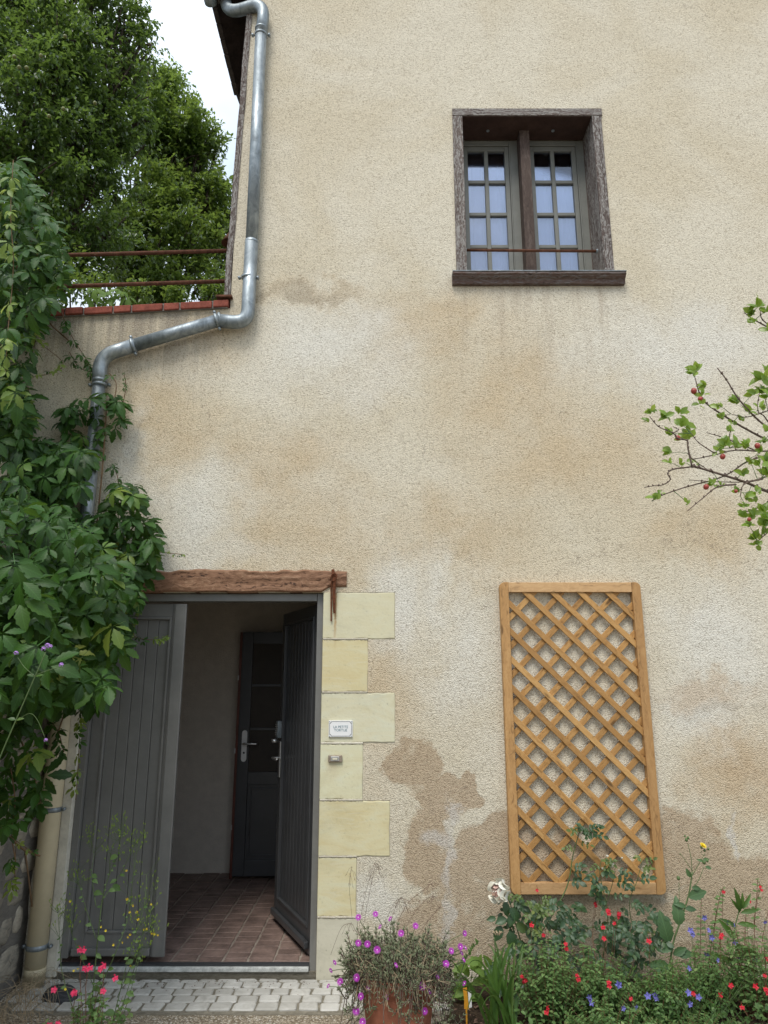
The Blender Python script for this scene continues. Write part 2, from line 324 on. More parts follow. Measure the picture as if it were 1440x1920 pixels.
leaf_mat('thistle_leaf', (.04, .09, .035), (.085, .165, .06), (.13, .20, .08), .2, .5, .4, veins=.3)
leaf_mat('ice_leaf', (.12, .15, .075), (.21, .235, .135), (.34, .33, .22), .08, .5, .35)
wood_mat('oak_lintel', (.11, .055, .033), (.235, .125, .072), (.36, .225, .14), 'x', 1.5, .8, .9, 2.0)
wood_mat('grey_oak_x', (.065, .045, .038), (.11, .082, .070), (.18, .145, .128), 'x', 1.2, .85, 1.2, 2.6, silver=(.30, .285, .265))
wood_mat('grey_oak_z', (.065, .045, .038), (.11, .082, .070), (.18, .145, .128), 'z', 1.2, .85, 1.2, 2.6, silver=(.30, .285, .265))
wood_mat('brown_oak_z', (.05, .034, .027), (.09, .062, .050), (.18, .14, .12), 'z', 1.0, .8, .8, 1.8)
wood_mat('sill_wood', (.05, .028, .022), (.085, .05, .04), (.16, .11, .09), 'x', 1.2, .85, 1.2, 2.0, silver=(.17, .15, .14))
wood_mat('pine_x', (.38, .22, .10), (.53, .32, .15), (.64, .43, .22), 'x', .5, .6, .35, 1.7, True)
wood_mat('pine_z', (.33, .18, .07), (.48, .27, .105), (.60, .37, .16), 'z', .5, .6, .35, 1.7, True)
wood_mat('pine_slat', (.30, .155, .05), (.46, .25, .085), (.59, .36, .14), 'x', .5, .6, .35, 1.9, True)
def glass_mat():
    t = NT('window_glass'); g = t.n('ShaderNodeBsdfGlossy'); g.inputs['Roughness'].default_value = .03; g.inputs['Color'].default_value = (.9, .93, 1, 1)
    tr = t.n('ShaderNodeBsdfTransparent'); tr.inputs['Color'].default_value = (.86, .90, .97, 1)
    fr = t.n('ShaderNodeFresnel'); fr.inputs['IOR'].default_value = 1.52
    ms = t.n('ShaderNodeMixShader'); t.l(t.math('MULTIPLY_ADD', fr.outputs[0], 1.8, .04, clamp=True), ms.inputs[0]); t.l(tr.outputs[0], ms.inputs[1]); t.l(g.outputs[0], ms.inputs[2]); t.l(ms.outputs[0], t.out.inputs['Surface'])
    M['glass'] = t.m
glass_mat()
def rust_streak_stone():
    pass

# ------------------------------------------------------------------ mesh helpers
class MB:
    def __init__(s): s.v = []; s.f = []
    def add(s, vs, fs):
        o = len(s.v); s.v += [tuple(p) for p in vs]; s.f += [tuple(i + o for i in f) for f in fs]; return s
    def box(s, a, b, m=None):
        (x0, y0, z0), (x1, y1, z1) = a, b
        vs = [(x0, y0, z0), (x1, y0, z0), (x1, y1, z0), (x0, y1, z0), (x0, y0, z1), (x1, y0, z1), (x1, y1, z1), (x0, y1, z1)]
        if m is not None: vs = [m @ Vector(p) for p in vs]
        return s.add(vs, [(3, 2, 1, 0), (4, 5, 6, 7), (0, 1, 5, 4), (1, 2, 6, 5), (2, 3, 7, 6), (3, 0, 4, 7)])
    def tube(s, pts, r, n=8, cap=True):
        pts = [Vector(p) for p in pts]; k = len(pts); rs = r if isinstance(r, (list, tuple)) else [r] * k
        up = None; vs = []
        for i, p in enumerate(pts):
            d = (pts[min(i + 1, k - 1)] - pts[max(i - 1, 0)])
            d = d.normalized() if d.length > 1e-9 else Vector((0, 0, 1))
            if up is None: up = d.orthogonal().normalized()
            up = (up - d * up.dot(d)); up = up.normalized() if up.length > 1e-6 else d.orthogonal().normalized()
            b = d.cross(up)
            for j in range(n):
                a = 2 * math.pi * j / n; vs.append(p + (up * math.cos(a) + b * math.sin(a)) * rs[i])
        fs = [(i * n + j, i * n + (j + 1) % n, (i + 1) * n + (j + 1) % n, (i + 1) * n + j) for i in range(k - 1) for j in range(n)]
        if cap: fs += [tuple(range(n - 1, -1, -1)), tuple((k - 1) * n + j for j in range(n))]
        return s.add(vs, fs)
    def lathe(s, prof, c=(0, 0, 0), n=40):
        vs = []; c = Vector(c)
        for (r, z) in prof:
            for j in range(n):
                a = 2 * math.pi * j / n; vs.append(c + Vector((r * math.cos(a), r * math.sin(a), z)))
        k = len(prof)
        return s.add(vs, [(i * n + j, i * n + (j + 1) % n, (i + 1) * n + (j + 1) % n, (i + 1) * n + j) for i in range(k - 1) for j in range(n)])
    def prism(s, poly, y0, y1):
        """polygon in x,z extruded in y"""
        n = len(poly); vs = [(x, y0, z) for x, z in poly] + [(x, y1, z) for x, z in poly]
        return s.add(vs, [tuple(range(n)), tuple(range(2 * n - 1, n - 1, -1))] + [(i, n + i, n + (i + 1) % n, (i + 1) % n) for i in range(n)])
    def build(s, name, mat, parent=None, smooth=False, bevel=0, loc=None):
        me = bpy.data.meshes.new(name)
        vs = s.v
        if loc is not None: l = Vector(loc); vs = [tuple(Vector(p) - l) for p in vs]
        me.from_pydata(vs, [], s.f); me.update()
        bm = bmesh.new(); bm.from_mesh(me); bmesh.ops.recalc_face_normals(bm, faces=bm.faces); bm.to_mesh(me); bm.free()
        return link(name, me, mat, parent, smooth, bevel, loc)
def link(name, me, mat, parent=None, smooth=False, bevel=0, loc=None):
    o = bpy.data.objects.new(name, me); C.objects.link(o)
    if mat is not None and not me.materials: me.materials.append(M[mat] if isinstance(mat, str) else mat)
    if smooth: me.polygons.foreach_set('use_smooth', [True] * len(me.polygons))
    if bevel:
        b = o.modifiers.new('bevel', 'BEVEL'); b.width = bevel; b.segments = 2; b.limit_method = 'ANGLE'
    if loc is not None: o.location = loc
    if parent is not None:
        o.parent = parent
        # parents are unrotated empties or meshes: keep world position
        w = Vector((0, 0, 0)); p = parent
        while p: w += p.location; p = p.parent
        o.location = (Vector(loc) if loc is not None else Vector((0, 0, 0))) - w
    return o
def tag(o, label=None, cat=None, group=None, kind=None):
    if label: o['label'] = label
    if cat: o['category'] = cat
    if group: o['group'] = group
    if kind: o['kind'] = kind
    return o
def thing(name, label, cat, loc=(0, 0, 0), group=None):
    o = bpy.data.objects.new(name, None); C.objects.link(o); o.location = loc; o.empty_display_size = .1
    return tag(o, label, cat, group)
def smooth_path(pts, n=6):
    pts = [Vector(p) for p in pts]; out = []
    P = [pts[0] * 2 - pts[1]] + pts + [pts[-1] * 2 - pts[-2]]
    for i in range(1, len(P) - 2):
        for k in range(n):
            t = k / n; a, b, c, d = P[i - 1], P[i], P[i + 1], P[i + 2]
            out.append(.5 * ((2 * b) + (c - a) * t + (2 * a - 5 * b + 4 * c - d) * t * t + (-a + 3 * b - 3 * c + d) * t ** 3))
    out.append(pts[-1]); return out
def round_path(pts, r=.12, n=6):
    """straight runs with rounded bends"""
    pts = [Vector(p) for p in pts]; out = [pts[0]]
    for i in range(1, len(pts) - 1):
        a, b, c = pts[i - 1], pts[i], pts[i + 1]; ra = min(r, (a - b).length * .49, (c - b).length * .49)
        p0 = b + (a - b).normalized() * ra; p1 = b + (c - b).normalized() * ra
        for k in range(n + 1):
            t = k / n; out.append(p0 * (1 - t) ** 2 + b * 2 * t * (1 - t) + p1 * t * t)
    out.append(pts[-1]); return out

# leaf prototypes: (verts Nx3, tris Mx3, uv Nx2); tip along +Y, face towards +Z
def leaflet(length=1., width=.4, n=6, serr=.0, fold=.18, droop=.25, base=.0, peak=.45, tipsharp=1.):
    vs, uv, fs = [], [], []
    for i in range(n + 1):
        t = i / n; y = t * length
        w = width * .5 * (math.sin(math.pi * t ** (math.log(.5) / math.log(peak))) ** .85 if 0 < t < 1 else 0)
        z = -droop * length * t * t
        if 0 < i < n and serr: w *= 1 + serr * (1 if i % 2 else -.55)
        dy = (serr * .05 * length if (i % 2 and serr) else 0)
        vs += [(0, base + y, z), (-w, base + y + dy, z + w * fold * 2), (w, base + y + dy, z + w * fold * 2)]
        uv += [(.5, t), (.5 - .5 * w / (width * .5) * .9, t), (.5 + .5 * w / (width * .5) * .9, t)]
    for i in range(n):
        a, b = i * 3, i * 3 + 3
        fs += [(a, b, b + 1), (a, b + 1, a + 1), (a, a + 2, b + 2), (a, b + 2, b)]
    v = np.array(vs, float); f = np.array(fs); u = np.array(uv, float)
    return v, f, u
def clean_proto(p):
    v, f, u = p; keep = []
    for t in f:
        a, b, c = v[t[0]], v[t[1]], v[t[2]]
        if np.linalg.norm(np.cross(b - a, c - a)) > 1e-9: keep.append(t)
    return v, np.array(keep), u
def rotz(v, a): c, s = math.cos(a), math.sin(a); return v @ np.array([[c, s, 0], [-s, c, 0], [0, 0, 1]])
def rotx(v, a): c, s = math.cos(a), math.sin(a); return v @ np.array([[1, 0, 0], [0, c, s], [0, -s, c]])
def roty(v, a): c, s = math.cos(a), math.sin(a); return v @ np.array([[c, 0, -s], [0, 1, 0], [s, 0, c]])
def join_protos(ps):
    V, Fc, U = [], [], []; o = 0
    for v, f, u in ps: V.append(v); Fc.append(f + o); U.append(u); o += len(v)
    return np.vstack(V), np.vstack(Fc), np.vstack(U)
def palmate(seed, n=10, serr=.16):
    r = random.Random(seed); ps = []
    for ang, ln in ((-112, .62), (-54, .88), (0, 1.), (54, .88), (112, .62)):
        l = ln * r.uniform(.88, 1.1)
        v, f, u = clean_proto(leaflet(l, .43 * l * r.uniform(.85, 1.12), n, serr, r.uniform(.08, .25), r.uniform(.12, .5), base=.10, peak=.56))
        v = roty(v, r.uniform(-.3, .3)); v = rotx(v, r.uniform(-.55, .05)); v = rotz(v, R(ang + r.uniform(-9, 9))); ps.append((v, f, u))
    # leaf stalk
    sv = np.array([(-.012, 0, 0), (.012, 0, 0), (.008, -.7, -.25), (-.008, -.7, -.25)], float)
    ps.append((sv, np.array([(0, 1, 2), (0, 2, 3)]), np.full((4, 2), .5)))
    return join_protos(ps)
PALM = [palmate(i) for i in range(7)]
PALM_LOW = [palmate(i + 20, 5, .0) for i in range(5)]
LEAF = [clean_proto(leaflet(1, .5, 3, 0, f, d)) for f, d in ((.1, .2), (.25, .35), (.3, .1))]
LEAF_W = [clean_proto(leaflet(1, .62, 5, .08, f, d)) for f, d in ((.1, .2), (.25, .4), (.2, .1))]
LEAF_BIG = [clean_proto(leaflet(1, .5, 10, .12, f, d)) for f, d in ((.12, .35), (.22, .55), (.18, .2))]
TREELEAF = [clean_proto(leaflet(1, .52, 2, 0, f, d)) for f, d in ((.1, .15), (.25, .3), (.35, .1))]
def succulent():
    v = [(0, 0, 0)]; 
    for j in range(4): a = math.pi / 2 * j; v.append((.10 * math.cos(a), .45, .10 * math.sin(a)))
    v.append((0, 1, .08)); f = []
    for j in range(4): f += [(0, 1 + (j + 1) % 4, 1 + j), (5, 1 + j, 1 + (j + 1) % 4)]
    return np.array(v, float), np.array(f), np.full((6, 2), .5)
SUCC = [succulent()]
def frame(tip, normal):
    y = Vector(tip).normalized(); z = Vector(normal); z = z - y * z.dot(y); z = z.normalized() if z.length > 1e-5 else y.orthogonal().normalized()
    x = y.cross(z); return Matrix((x, y, z)).transposed()
def merged(name, protos, items, mat, parent=None, kind='stuff', smooth=False):
    """items: (proto index, location, 3x3 matrix, scale)"""
    Vs, Fs, Us, Rn = [], [], [], []; o = 0
    for (k, loc, m, sc) in items:
        v, f, u = protos[k]; mm = np.array(m) * (np.array(sc)[None, :] if isinstance(sc, (tuple, list)) else sc)
        Vs.append(v @ mm.T + np.array(loc)); Fs.append(f + o); Us.append(u); o += len(v); Rn.append(np.full(len(v), random.random()))
    V = np.vstack(Vs); Fa = np.vstack(Fs); U = np.vstack(Us); Rn = np.concatenate(Rn)
    me = bpy.data.meshes.new(name); me.vertices.add(len(V)); me.vertices.foreach_set('co', V.ravel())
    me.loops.add(Fa.size); me.loops.foreach_set('vertex_index', Fa.ravel().astype(np.int32))
    me.polygons.add(len(Fa)); me.polygons.foreach_set('loop_start', np.arange(0, Fa.size, 3, dtype=np.int32))
    me.update(calc_edges=True)
    a = me.attributes.new('rnd', 'FLOAT', 'POINT'); a.data.foreach_set('value', Rn)
    ul = me.uv_layers.new(name='uv'); ul.data.foreach_set('uv', U[Fa.ravel()].ravel())
    ob = link(name, me, mat, parent, smooth)
    if kind: ob['kind'] = kind
    return ob
_pm = {}
def proto_mesh(key, proto, mat):
    if key not in _pm:
        v, f, u = proto; me = bpy.data.meshes.new(key[0]); me.from_pydata([tuple(p) for p in v], [], [tuple(int(i) for i in t) for t in f]); me.update()
        ul = me.uv_layers.new(name='uv'); ul.data.foreach_set('uv', u[f.ravel()].ravel()); me.materials.append(M[mat])
        me.polygons.foreach_set('use_smooth', [True] * len(me.polygons)); _pm[key] = me
    return _pm[key]
def put_leaf(name, key, proto, mat, loc, m, sc, parent):
    o = bpy.data.objects.new(name, proto_mesh(key, proto, mat)); C.objects.link(o); o.parent = parent
    w = Vector((0, 0, 0)); p = parent
    while p: w += p.location; p = p.parent
    o.matrix_local = Matrix.Translation(Vector(loc) - w) @ m.to_4x4() @ Matrix.Scale(sc, 4)
    return o
def rv(a=1.): return Vector((random.uniform(-a, a), random.uniform(-a, a), random.uniform(-a, a)))
def copy_into(src, parent, loc, rot=(0, 0, 0), sc=1.):
    o = src.copy(); C.objects.link(o); o.parent = parent
    w = Vector((0, 0, 0)); p = parent
    while p: w += p.location; p = p.parent
    o.location = Vector(loc) - w; o.rotation_euler = rot; o.scale = (sc,) * 3 if not isinstance(sc, tuple) else sc; return o

# ================================================================== SETTING
def sheet(name, x0, x1, y0, y1, z, mat, nx=2, ny=2, amp=0, kind='structure'):
    vs = []; 
    for j in range(ny):
        for i in range(nx):
            x = x0 + (x1 - x0) * i / (nx - 1); y = y0 + (y1 - y0) * j / (ny - 1); vs.append((x, y, z + amp * noise.noise(Vector((x * 9, y * 9, 3)))))
    fs = [(j * nx + i, j * nx + i + 1, (j + 1) * nx + i + 1, (j + 1) * nx + i) for j in range(ny - 1) for i in range(nx - 1)]
    m = MB().add(vs, fs); o = m.build(name, mat, smooth=amp > 0); o['kind'] = kind; return o
GZ = -.065
sheet('ground', -60, 60, -60, 60, GZ - .03, 'gravel')
sheet('gravel_path', -2.02, .30, -8, -.02, GZ - .004, 'gravel')
bed = sheet('flower_bed', .24, 6, -1.5, -.013, GZ + .0, 'soil', 140, 50, .03)
# paving of setts before the door
pav = MB().box((-1.98, -.44, GZ - .05), (.34, -.014, GZ - .001)).build('paving', 'sett_joint'); pav['kind'] = 'structure'
rows_y = [-.016, -.052, -.135, -.222, -.312, -.405]
for r in range(5):
    ya, yb = rows_y[r], rows_y[r + 1]; x = -1.96 + random.uniform(-.06, .0)
    k = 0
    while x < .30:
        w = random.uniform(.098, .122); g = .006
        x0, x1 = x + g, x + w - g; y0, y1 = yb + g * .8, ya - g * .6; z = GZ + .006 + random.uniform(-.003, .003)
        if x0 > -1.97:
            j = lambda: random.uniform(-.004, .004); c = .008
            ring = []
            for (cx, cy, sx, sy) in ((x0, y0, 1, 1), (x1, y0, -1, 1), (x1, y1, -1, -1), (x0, y1, 1, -1)):
                a, b = cx + j(), cy + j()
                if sx * sy > 0: ring += [(a, b + sy * c), (a + sx * c, b)]
                else: ring += [(a + sx * c, b), (a, b + sy * c)]
            cx, cy = (x0 + x1) / 2, (y0 + y1) / 2; n = 8
            vs = [(p[0], p[1], GZ - .03) for p in ring] + [(p[0], p[1], z - .004) for p in ring] + [(cx + (p[0] - cx) * .88, cy + (p[1] - cy) * .86, z + .002 * random.random()) for p in ring]
            fs = [(i, (i + 1) % n, n + (i + 1) % n, n + i) for i in range(n)] + [(n + i, n + (i + 1) % n, 2 * n + (i + 1) % n, 2 * n + i) for i in range(n)] + [tuple(range(2 * n, 3 * n))]
            MB().add(vs, fs).build('cobble', 'sett', pav, smooth=False)
        x += w
# terrace behind the brick coping, on which the trees stand
terr = MB().box((-40, .30, 3.2), (-1.16, 45, 3.95)).build('terrace_ground', 'soil'); terr['kind'] = 'structure'

# ================================================================== HOUSE
house = thing('house', 'cream roughcast house with stone quoins, grey double door and small timber framed upper window', 'house')
FY = -.012
DX0, DX1, DZ = -1.872, -.384, 2.112
stones = [(2.109, 1.824, .068), (1.816, 1.502, -.102), (1.494, 1.205, .066), (1.196, .884, -.127), (.876, .576, .034), (.568, .257, -.159), (.249, -.075, -.150)]
WX0, WX1, WZ0, WZ1 = .585, 1.565, 4.385, 5.70
holes = [(DX0, DX1, -1, DZ), (WX0, WX1, WZ0, WZ1)] + [(DX1, s[2] + .002, s[1] - .005, s[0] + .003) for s in stones]
XL = -1.075
outer = [(-7, XL, -.1, 4.10), (XL, 6, -.1, 9.5)]
xs = sorted({-7, XL, 6, *[h[0] for h in holes], *[h[1] for h in holes]}); zs = sorted({-.1, 4.10, 9.5, *[max(-.1, h[2]) for h in holes], *[h[3] for h in holes]})
def solid(cx, cz):
    return any(a < cx < b and c < cz < d for a, b, c, d in outer) and not any(a < cx < b and c < cz < d for a, b, c, d in holes)
def near_door(x, z): return x > -.42 and x < .1 and z < 2.14
m = MB()
for i in range(len(xs) - 1):
    for k in range(len(zs) - 1):
        x0, x1, z0, z1 = xs[i], xs[i + 1], zs[k], zs[k + 1]
        if not solid((x0 + x1) / 2, (z0 + z1) / 2): continue
        m.add([(x0, FY, z0), (x1, FY, z0), (x1, FY, z1), (x0, FY, z1)], [(0, 1, 2, 3)])
        for (dx, dz, e) in ((-1, 0, ((x0, z0), (x0, z1))), (1, 0, ((x1, z0), (x1, z1))), (0, -1, ((x0, z0), (x1, z0))), (0, 1, ((x0, z1), (x1, z1)))):
            nx, nz = ((x0 + x1) / 2 + dx * ((x1 - x0) / 2 + .0005)), ((z0 + z1) / 2 + dz * ((z1 - z0) / 2 + .0005))
            if not solid(nx, nz):
                (ax, az), (bx, bz) = e; dep = .30
                m.add([(ax, FY, az), (bx, FY, bz), (bx, dep, bz), (ax, dep, az)], [(0, 1, 2, 3)])
me = bpy.data.meshes.new('facade'); me.from_pydata(m.v, [], m.f); me.update()
bm = bmesh.new(); bm.from_mesh(me); bmesh.ops.remove_doubles(bm, verts=bm.verts, dist=1e-4); bmesh.ops.recalc_face_normals(bm, faces=bm.faces); bm.to_mesh(me); bm.free()
link('facade', me, 'facade', house)
# body of the house behind the facade
MB().box((XL + .02, .301, 4.05), (XL + .2, 5, 6.9)).build('side_wall', 'plaster_room', house)
MB().box((5.8, .301, -.1), (6, 5, 9.4)).build('side_wall', 'plaster_room', house)
MB().box((XL + .2, 4.8, -.1), (5.8, 5, 9.4)).build('back_wall', 'plaster_room', house)
# quoins
for i, (zt, zb, xr) in enumerate(stones):
    m = MB(); j = lambda: random.uniform(-.004, .004)
    nx = 13; top = []; poly = []
    for k in range(nx): poly.append((DX1 + .001 + (xr - DX1 - .001) * k / (nx - 1), zb + j()))
    for k in range(1, 4): poly.append((xr + j(), zb + (zt - zb) * k / 4))
    for k in range(nx - 1, -1, -1): poly.append((DX1 + .001 + (xr - DX1 - .001) * k / (nx - 1), zt + j()))
    m.prism(poly, -.0145 if i < 6 else -.0135, .28)
    o = m.build('quoin_stone', ('quoin_pale' if i in (0, 2) else 'quoin') if i < 6 else 'plinth', house, bevel=.005)
    if i == 6: o['label'] = 'whitish rendered bottom quoin block'
    if i < 6:   # crumbly joint under each block
        mm = MB(); x = DX1 + .004; zc = zb - .004; xe = min(xr, stones[i + 1][2])
        pts = []
        n = int((xe - x) / .008)
        for k in range(n + 1):
            xx = x + (xe - x) * k / n; h1 = .006 + .004 * random.random(); yy = -.0165 - .004 * random.random()
            pts.append([(xx, 0, zc - h1), (xx, yy + .004, zc - h1 * .8), (xx, yy, zc), (xx, yy + .004, zc + h1 * .8), (xx, 0, zc + h1)])
        vs = [p for c in pts for p in c]; fs = [(k * 5 + q, k * 5 + q + 1, (k + 1) * 5 + q + 1, (k + 1) * 5 + q) for k in range(n) for q in range(4)]
        mm.add(vs, fs).build('mortar_joint', 'lime_joint', house)
MB().box((DX1 + .002, -.0085, -.07), (.080, .02, 2.118)).build('mortar_bed', 'lime_joint', house)
# oak lintel: uneven hewn beam
def hewn(name, x0, x1, zb, zt, y0, y1, mat, parent, amp=.012, n=70, notch=None):
    vs = []; loc = Vector(((x0 + x1) / 2, 0, (zb + zt) / 2)); prof = 16
    for i in range(n + 1):
        x = x0 + (x1 - x0) * i / n
        ztt = zt + amp * noise.noise(Vector((x * 4.2, 1.3, 0))) + amp * .5 * noise.noise(Vector((x * 15, 5, 0)))
        zbb = zb + amp * .25 * noise.noise(Vector((x * 5, 7, 0)))
        if notch and x > notch[0]: zbb += notch[1] * min(1, (x - notch[0]) / .05)
        h = ztt - zbb; c = .010
        ring = [(y1, zbb), (y0 + c, zbb), (y0, zbb + c)] + [(y0, zbb + h * q) for q in (.2, .35, .5, .65, .8)] + [(y0, ztt - c), (y0 + c, ztt), (y1, ztt)]
        for q, (y, z) in enumerate(ring):
            d = .006 * noise.noise(Vector((x * 1.8, z * 42, q * .01))) + .004 * noise.noise(Vector((x * 30, z * 60, 1)))
            vs.append(Vector((x, y + (d if 1 < q < 9 else 0), z)) - loc)
    k = 11
    fs = [(i * k + q, i * k + q + 1, (i + 1) * k + q + 1, (i + 1) * k + q) for i in range(n) for q in range(k - 1)] + [tuple(range(k)), tuple(n * k + q for q in range(k))]
    m = MB().add([v + loc for v in vs], fs); return m.build(name, mat, parent, smooth=False, loc=loc)
hewn('lintel', -1.98, -.237, 2.112, 2.252, -.026, .27, 'oak_lintel', house, .020, 140, notch=(-.395, .036))
# interior room
room = MB()
MB().box((-2.5, 2.03, -.02), (-.1, 2.15, 2.5)).build('interior_wall', 'plaster_room', house)
MB().box((-2.6, .29, -.02), (-2.42, 2.03, 2.5)).build('interior_wall', 'plaster_room', house)
MB().box((-.30, .302, -.02), (-.18, 2.03, 2.5)).build('interior_wall', 'plaster_room', house)
MB().box((-2.6, .27, 2.35), (-.18, 2.15, 2.5)).build('interior_ceiling', 'plaster_room', house)
MB().box((-2.42, .20, -.05), (-1.90, .29, 2.36)).build('interior_wall', 'plaster_room', house)
fl = MB().box((-2.42, .045, -.06), (-.18, 2.06, -.006)).build('floor', 'floor_joint'); fl['kind'] = 'structure'
# the tiles lie in columns running away from the door
cx = -2.40; ci = 0
while cx < -.2:
    w = random.uniform(.142, .150); y = .052 - random.uniform(0, .08)
    while y < 2.02:
        h = random.uniform(.088, .112) if random.random() < .88 else .2
        y0, y1 = max(.05, y + .004), min(2.03, y + h - .003)
        if y1 - y0 > .03 and cx + w < -.19:
            j = lambda: random.uniform(-.0035, .0035)
            x0, x1 = cx + .006, cx + w - .005; z = random.uniform(-.0015, .002)
            b = [(x0 + j(), y0 + j()), (x1 + j(), y0 + j()), (x1 + j(), y1 + j()), (x0 + j(), y1 + j())]; c = ((x0 + x1) / 2, (y0 + y1) / 2)
            vs = [(p[0], p[1], -.02) for p in b] + [(p[0], p[1], z - .003) for p in b] + [(c[0] + (p[0] - c[0]) * .93, c[1] + (p[1] - c[1]) * .9, z) for p in b]
            fs = [(i, (i + 1) % 4, 4 + (i + 1) % 4, 4 + i) for i in range(4)] + [(4 + i, 4 + (i + 1) % 4, 8 + (i + 1) % 4, 8 + i) for i in range(4)] + [(8, 9, 10, 11)]
            MB().add(vs, fs).build('floor_tile', 'floor_tile_mat' if 'floor_tile_mat' in M else 'floor_terracotta', fl)
        y += h
    cx += w; ci += 1
# pale jamb strip and door frame
MB().box((-1.90, -.020, -.05), (DX0 + .028, .06, 2.11)).build('door_jamb', 'jamb_stone', house, bevel=.003)
MB().box((DX0 + .030, .022, .03), (DX0 + .070, .10, 2.109)).build('door_frame', 'grey_paint', house, bevel=.003)
MB().box((DX1 - .040, .022, -.04), (DX1 - .001, .10, 2.109)).build('door_frame', 'grey_paint', house, bevel=.003)
MB().box((DX0 + .072, .024, 2.060), (DX1 - .042, .10, 2.108)).build('door_frame', 'grey_paint', house, bevel=.003)
MB().box((DX0 + .03, -.006, -.030), (DX1 - .042, .05, -.006)).build('threshold', 'threshold_paint', house, bevel=.004)
MB().box((DX0 + .01, .006, -.09), (DX1 - .002, .06, -.031)).build('threshold_bed', 'sett_joint', house)
MB().box((DX0 + .03, .012, -.004), (DX1 - .042, .05, .004)).build('threshold_strip', 'dark_paint', house)
# generic ledged door leaf built in local space: x along width, y thickness (0 front), z up
def box_m(m, a, b, mx_): m.box(a, b, mx_)
def leaf_door(w, h, mx_, mat, boards, stile, bottom, top, label, right_cover=False, y_th=.045):
    d = bpy.data.objects.new('door', None); C.objects.link(d); d.parent = house; d['label'] = label
    def part(name, boxes, mt=mat, bev=.003, smooth=False):
        m = MB()
        for a, b in boxes: m.box(a, b, mx_)
        return m.build(name, mt, d, bevel=bev, smooth=smooth)
    part('stile', [((0, 0, 0), (stile, y_th, h))]); part('stile', [((w - stile, 0, 0), (w, y_th, h))])
    part('rail', [((stile, .001, 0), (w - stile, y_th, bottom))]); part('rail', [((stile, .001, h - top), (w - stile, y_th, h))])
    s = .016   # moulding round the boards
    part('moulding', [((stile, -.006, bottom), (stile + s, .02, h - top)), ((w - stile - s, -.006, bottom), (w - stile, .02, h - top)), ((stile + s, -.006, bottom), (w - stile - s, .02, bottom + s)), ((stile + s, -.006, h - top - s), (w - stile - s, .02, h - top))], bev=.004)
    bw = (w - 2 * stile - 2 * s) / boards
    for k in range(boards):
        x0 = stile + s + k * bw; part('plank', [((x0 + .0015, .014, bottom + s), (x0 + bw - .0015, .034, h - top - s))], bev=.0025)
    part('backing', [((stile + s, .0345, bottom + s), (w - stile - s, .04, h - top - s))], bev=0)
    if right_cover:
        part('cover_strip', [((w - .05, -.022, .004), (w + .025, -.001, h - .004))], bev=.006)
        part('cover_strip', [((w - .058, -.012, .002), (w - .0505, -.001, h - .004))], bev=.002)
        part('weather_bar', [((.01, -.03, .012), (w - .06, -.001, .05))], bev=.006)
    return d
left = leaf_door(.52, 2.02, Matrix.Translation((DX0 + .072, .055, .028)), 'grey_paint', 5, .07, .12, .085, 'closed left door leaf in grey paint', True)
hx, hy = -.428, .105; e = Vector((-.748, .816, 0)); dvec = Vector((e.x - hx, e.y - hy, 0)); ang = math.atan2(dvec.y, dvec.x); DW = dvec.length
# local x from the hinge towards the free edge; front face (local y=0) must look left, towards the camera
mr = Matrix.Translation((hx, hy, .012)) @ Matrix.Rotation(ang, 4, 'Z') @ Matrix.Scale(-1, 4, (0, 1, 0))
mr = Matrix.Translation((hx, hy, .012)) @ Matrix(((math.cos(ang), math.sin(ang), 0, 0), (math.sin(ang), -math.cos(ang), 0, 0), (0, 0, 1, 0), (0, 0, 0, 1)))
right = leaf_door(DW, 2.04, mr, 'dark_paint', 9, .062, .13, .075, 'dark right door leaf standing open inwards')
m = MB().box((.03, -.028, .03), (DW - .01, -.001, .07), mr); m.build('weather_bar', 'dark_paint', right, bevel=.006)
def hardware(parent, mx_, mat='steel'):
    m = MB().box((-.02, -.008, -.13), (.02, 0, .11), mx_); p = m.build('handle_plate', mat, parent, bevel=.003)
    m = MB(); pts = [mx_ @ Vector(q) for q in ((0, 0, 0), (0, -.05, 0), (-.01, -.058, 0), (-.06, -.06, 0), (-.12, -.056, .0))]
    m.tube(smooth_path(pts, 3), [.009] * 12 + [.006], 8); m.build('handle', mat, parent, smooth=True)
# mx maps local -y to out of the face
hardware(right, mr @ Matrix.Translation((DW - .035, 0, 1.03)))
m = MB().box((-.024, -.032, -.055), (.024, 0, .06), mr @ Matrix.Translation((DW - .035, 0, 1.22))); m.build('code_lock', 'zinc', right, bevel=.004)
m = MB()
for k in range(6):
    for q in (-1, 1): m.tube([mr @ Vector((DW - .035 + q * .01, -.032, 1.185 + k * .014)), mr @ Vector((DW - .035 + q * .01, -.040, 1.185 + k * .014))], .0035, 6)
m.build('lock_button', 'steel', right)
m = MB().tube([mr @ Vector((DW - .035, -.02, 1.145)), mr @ Vector((DW - .035, -.065, 1.145))], .014, 10); m.build('lock_knob', 'steel', right, smooth=True)
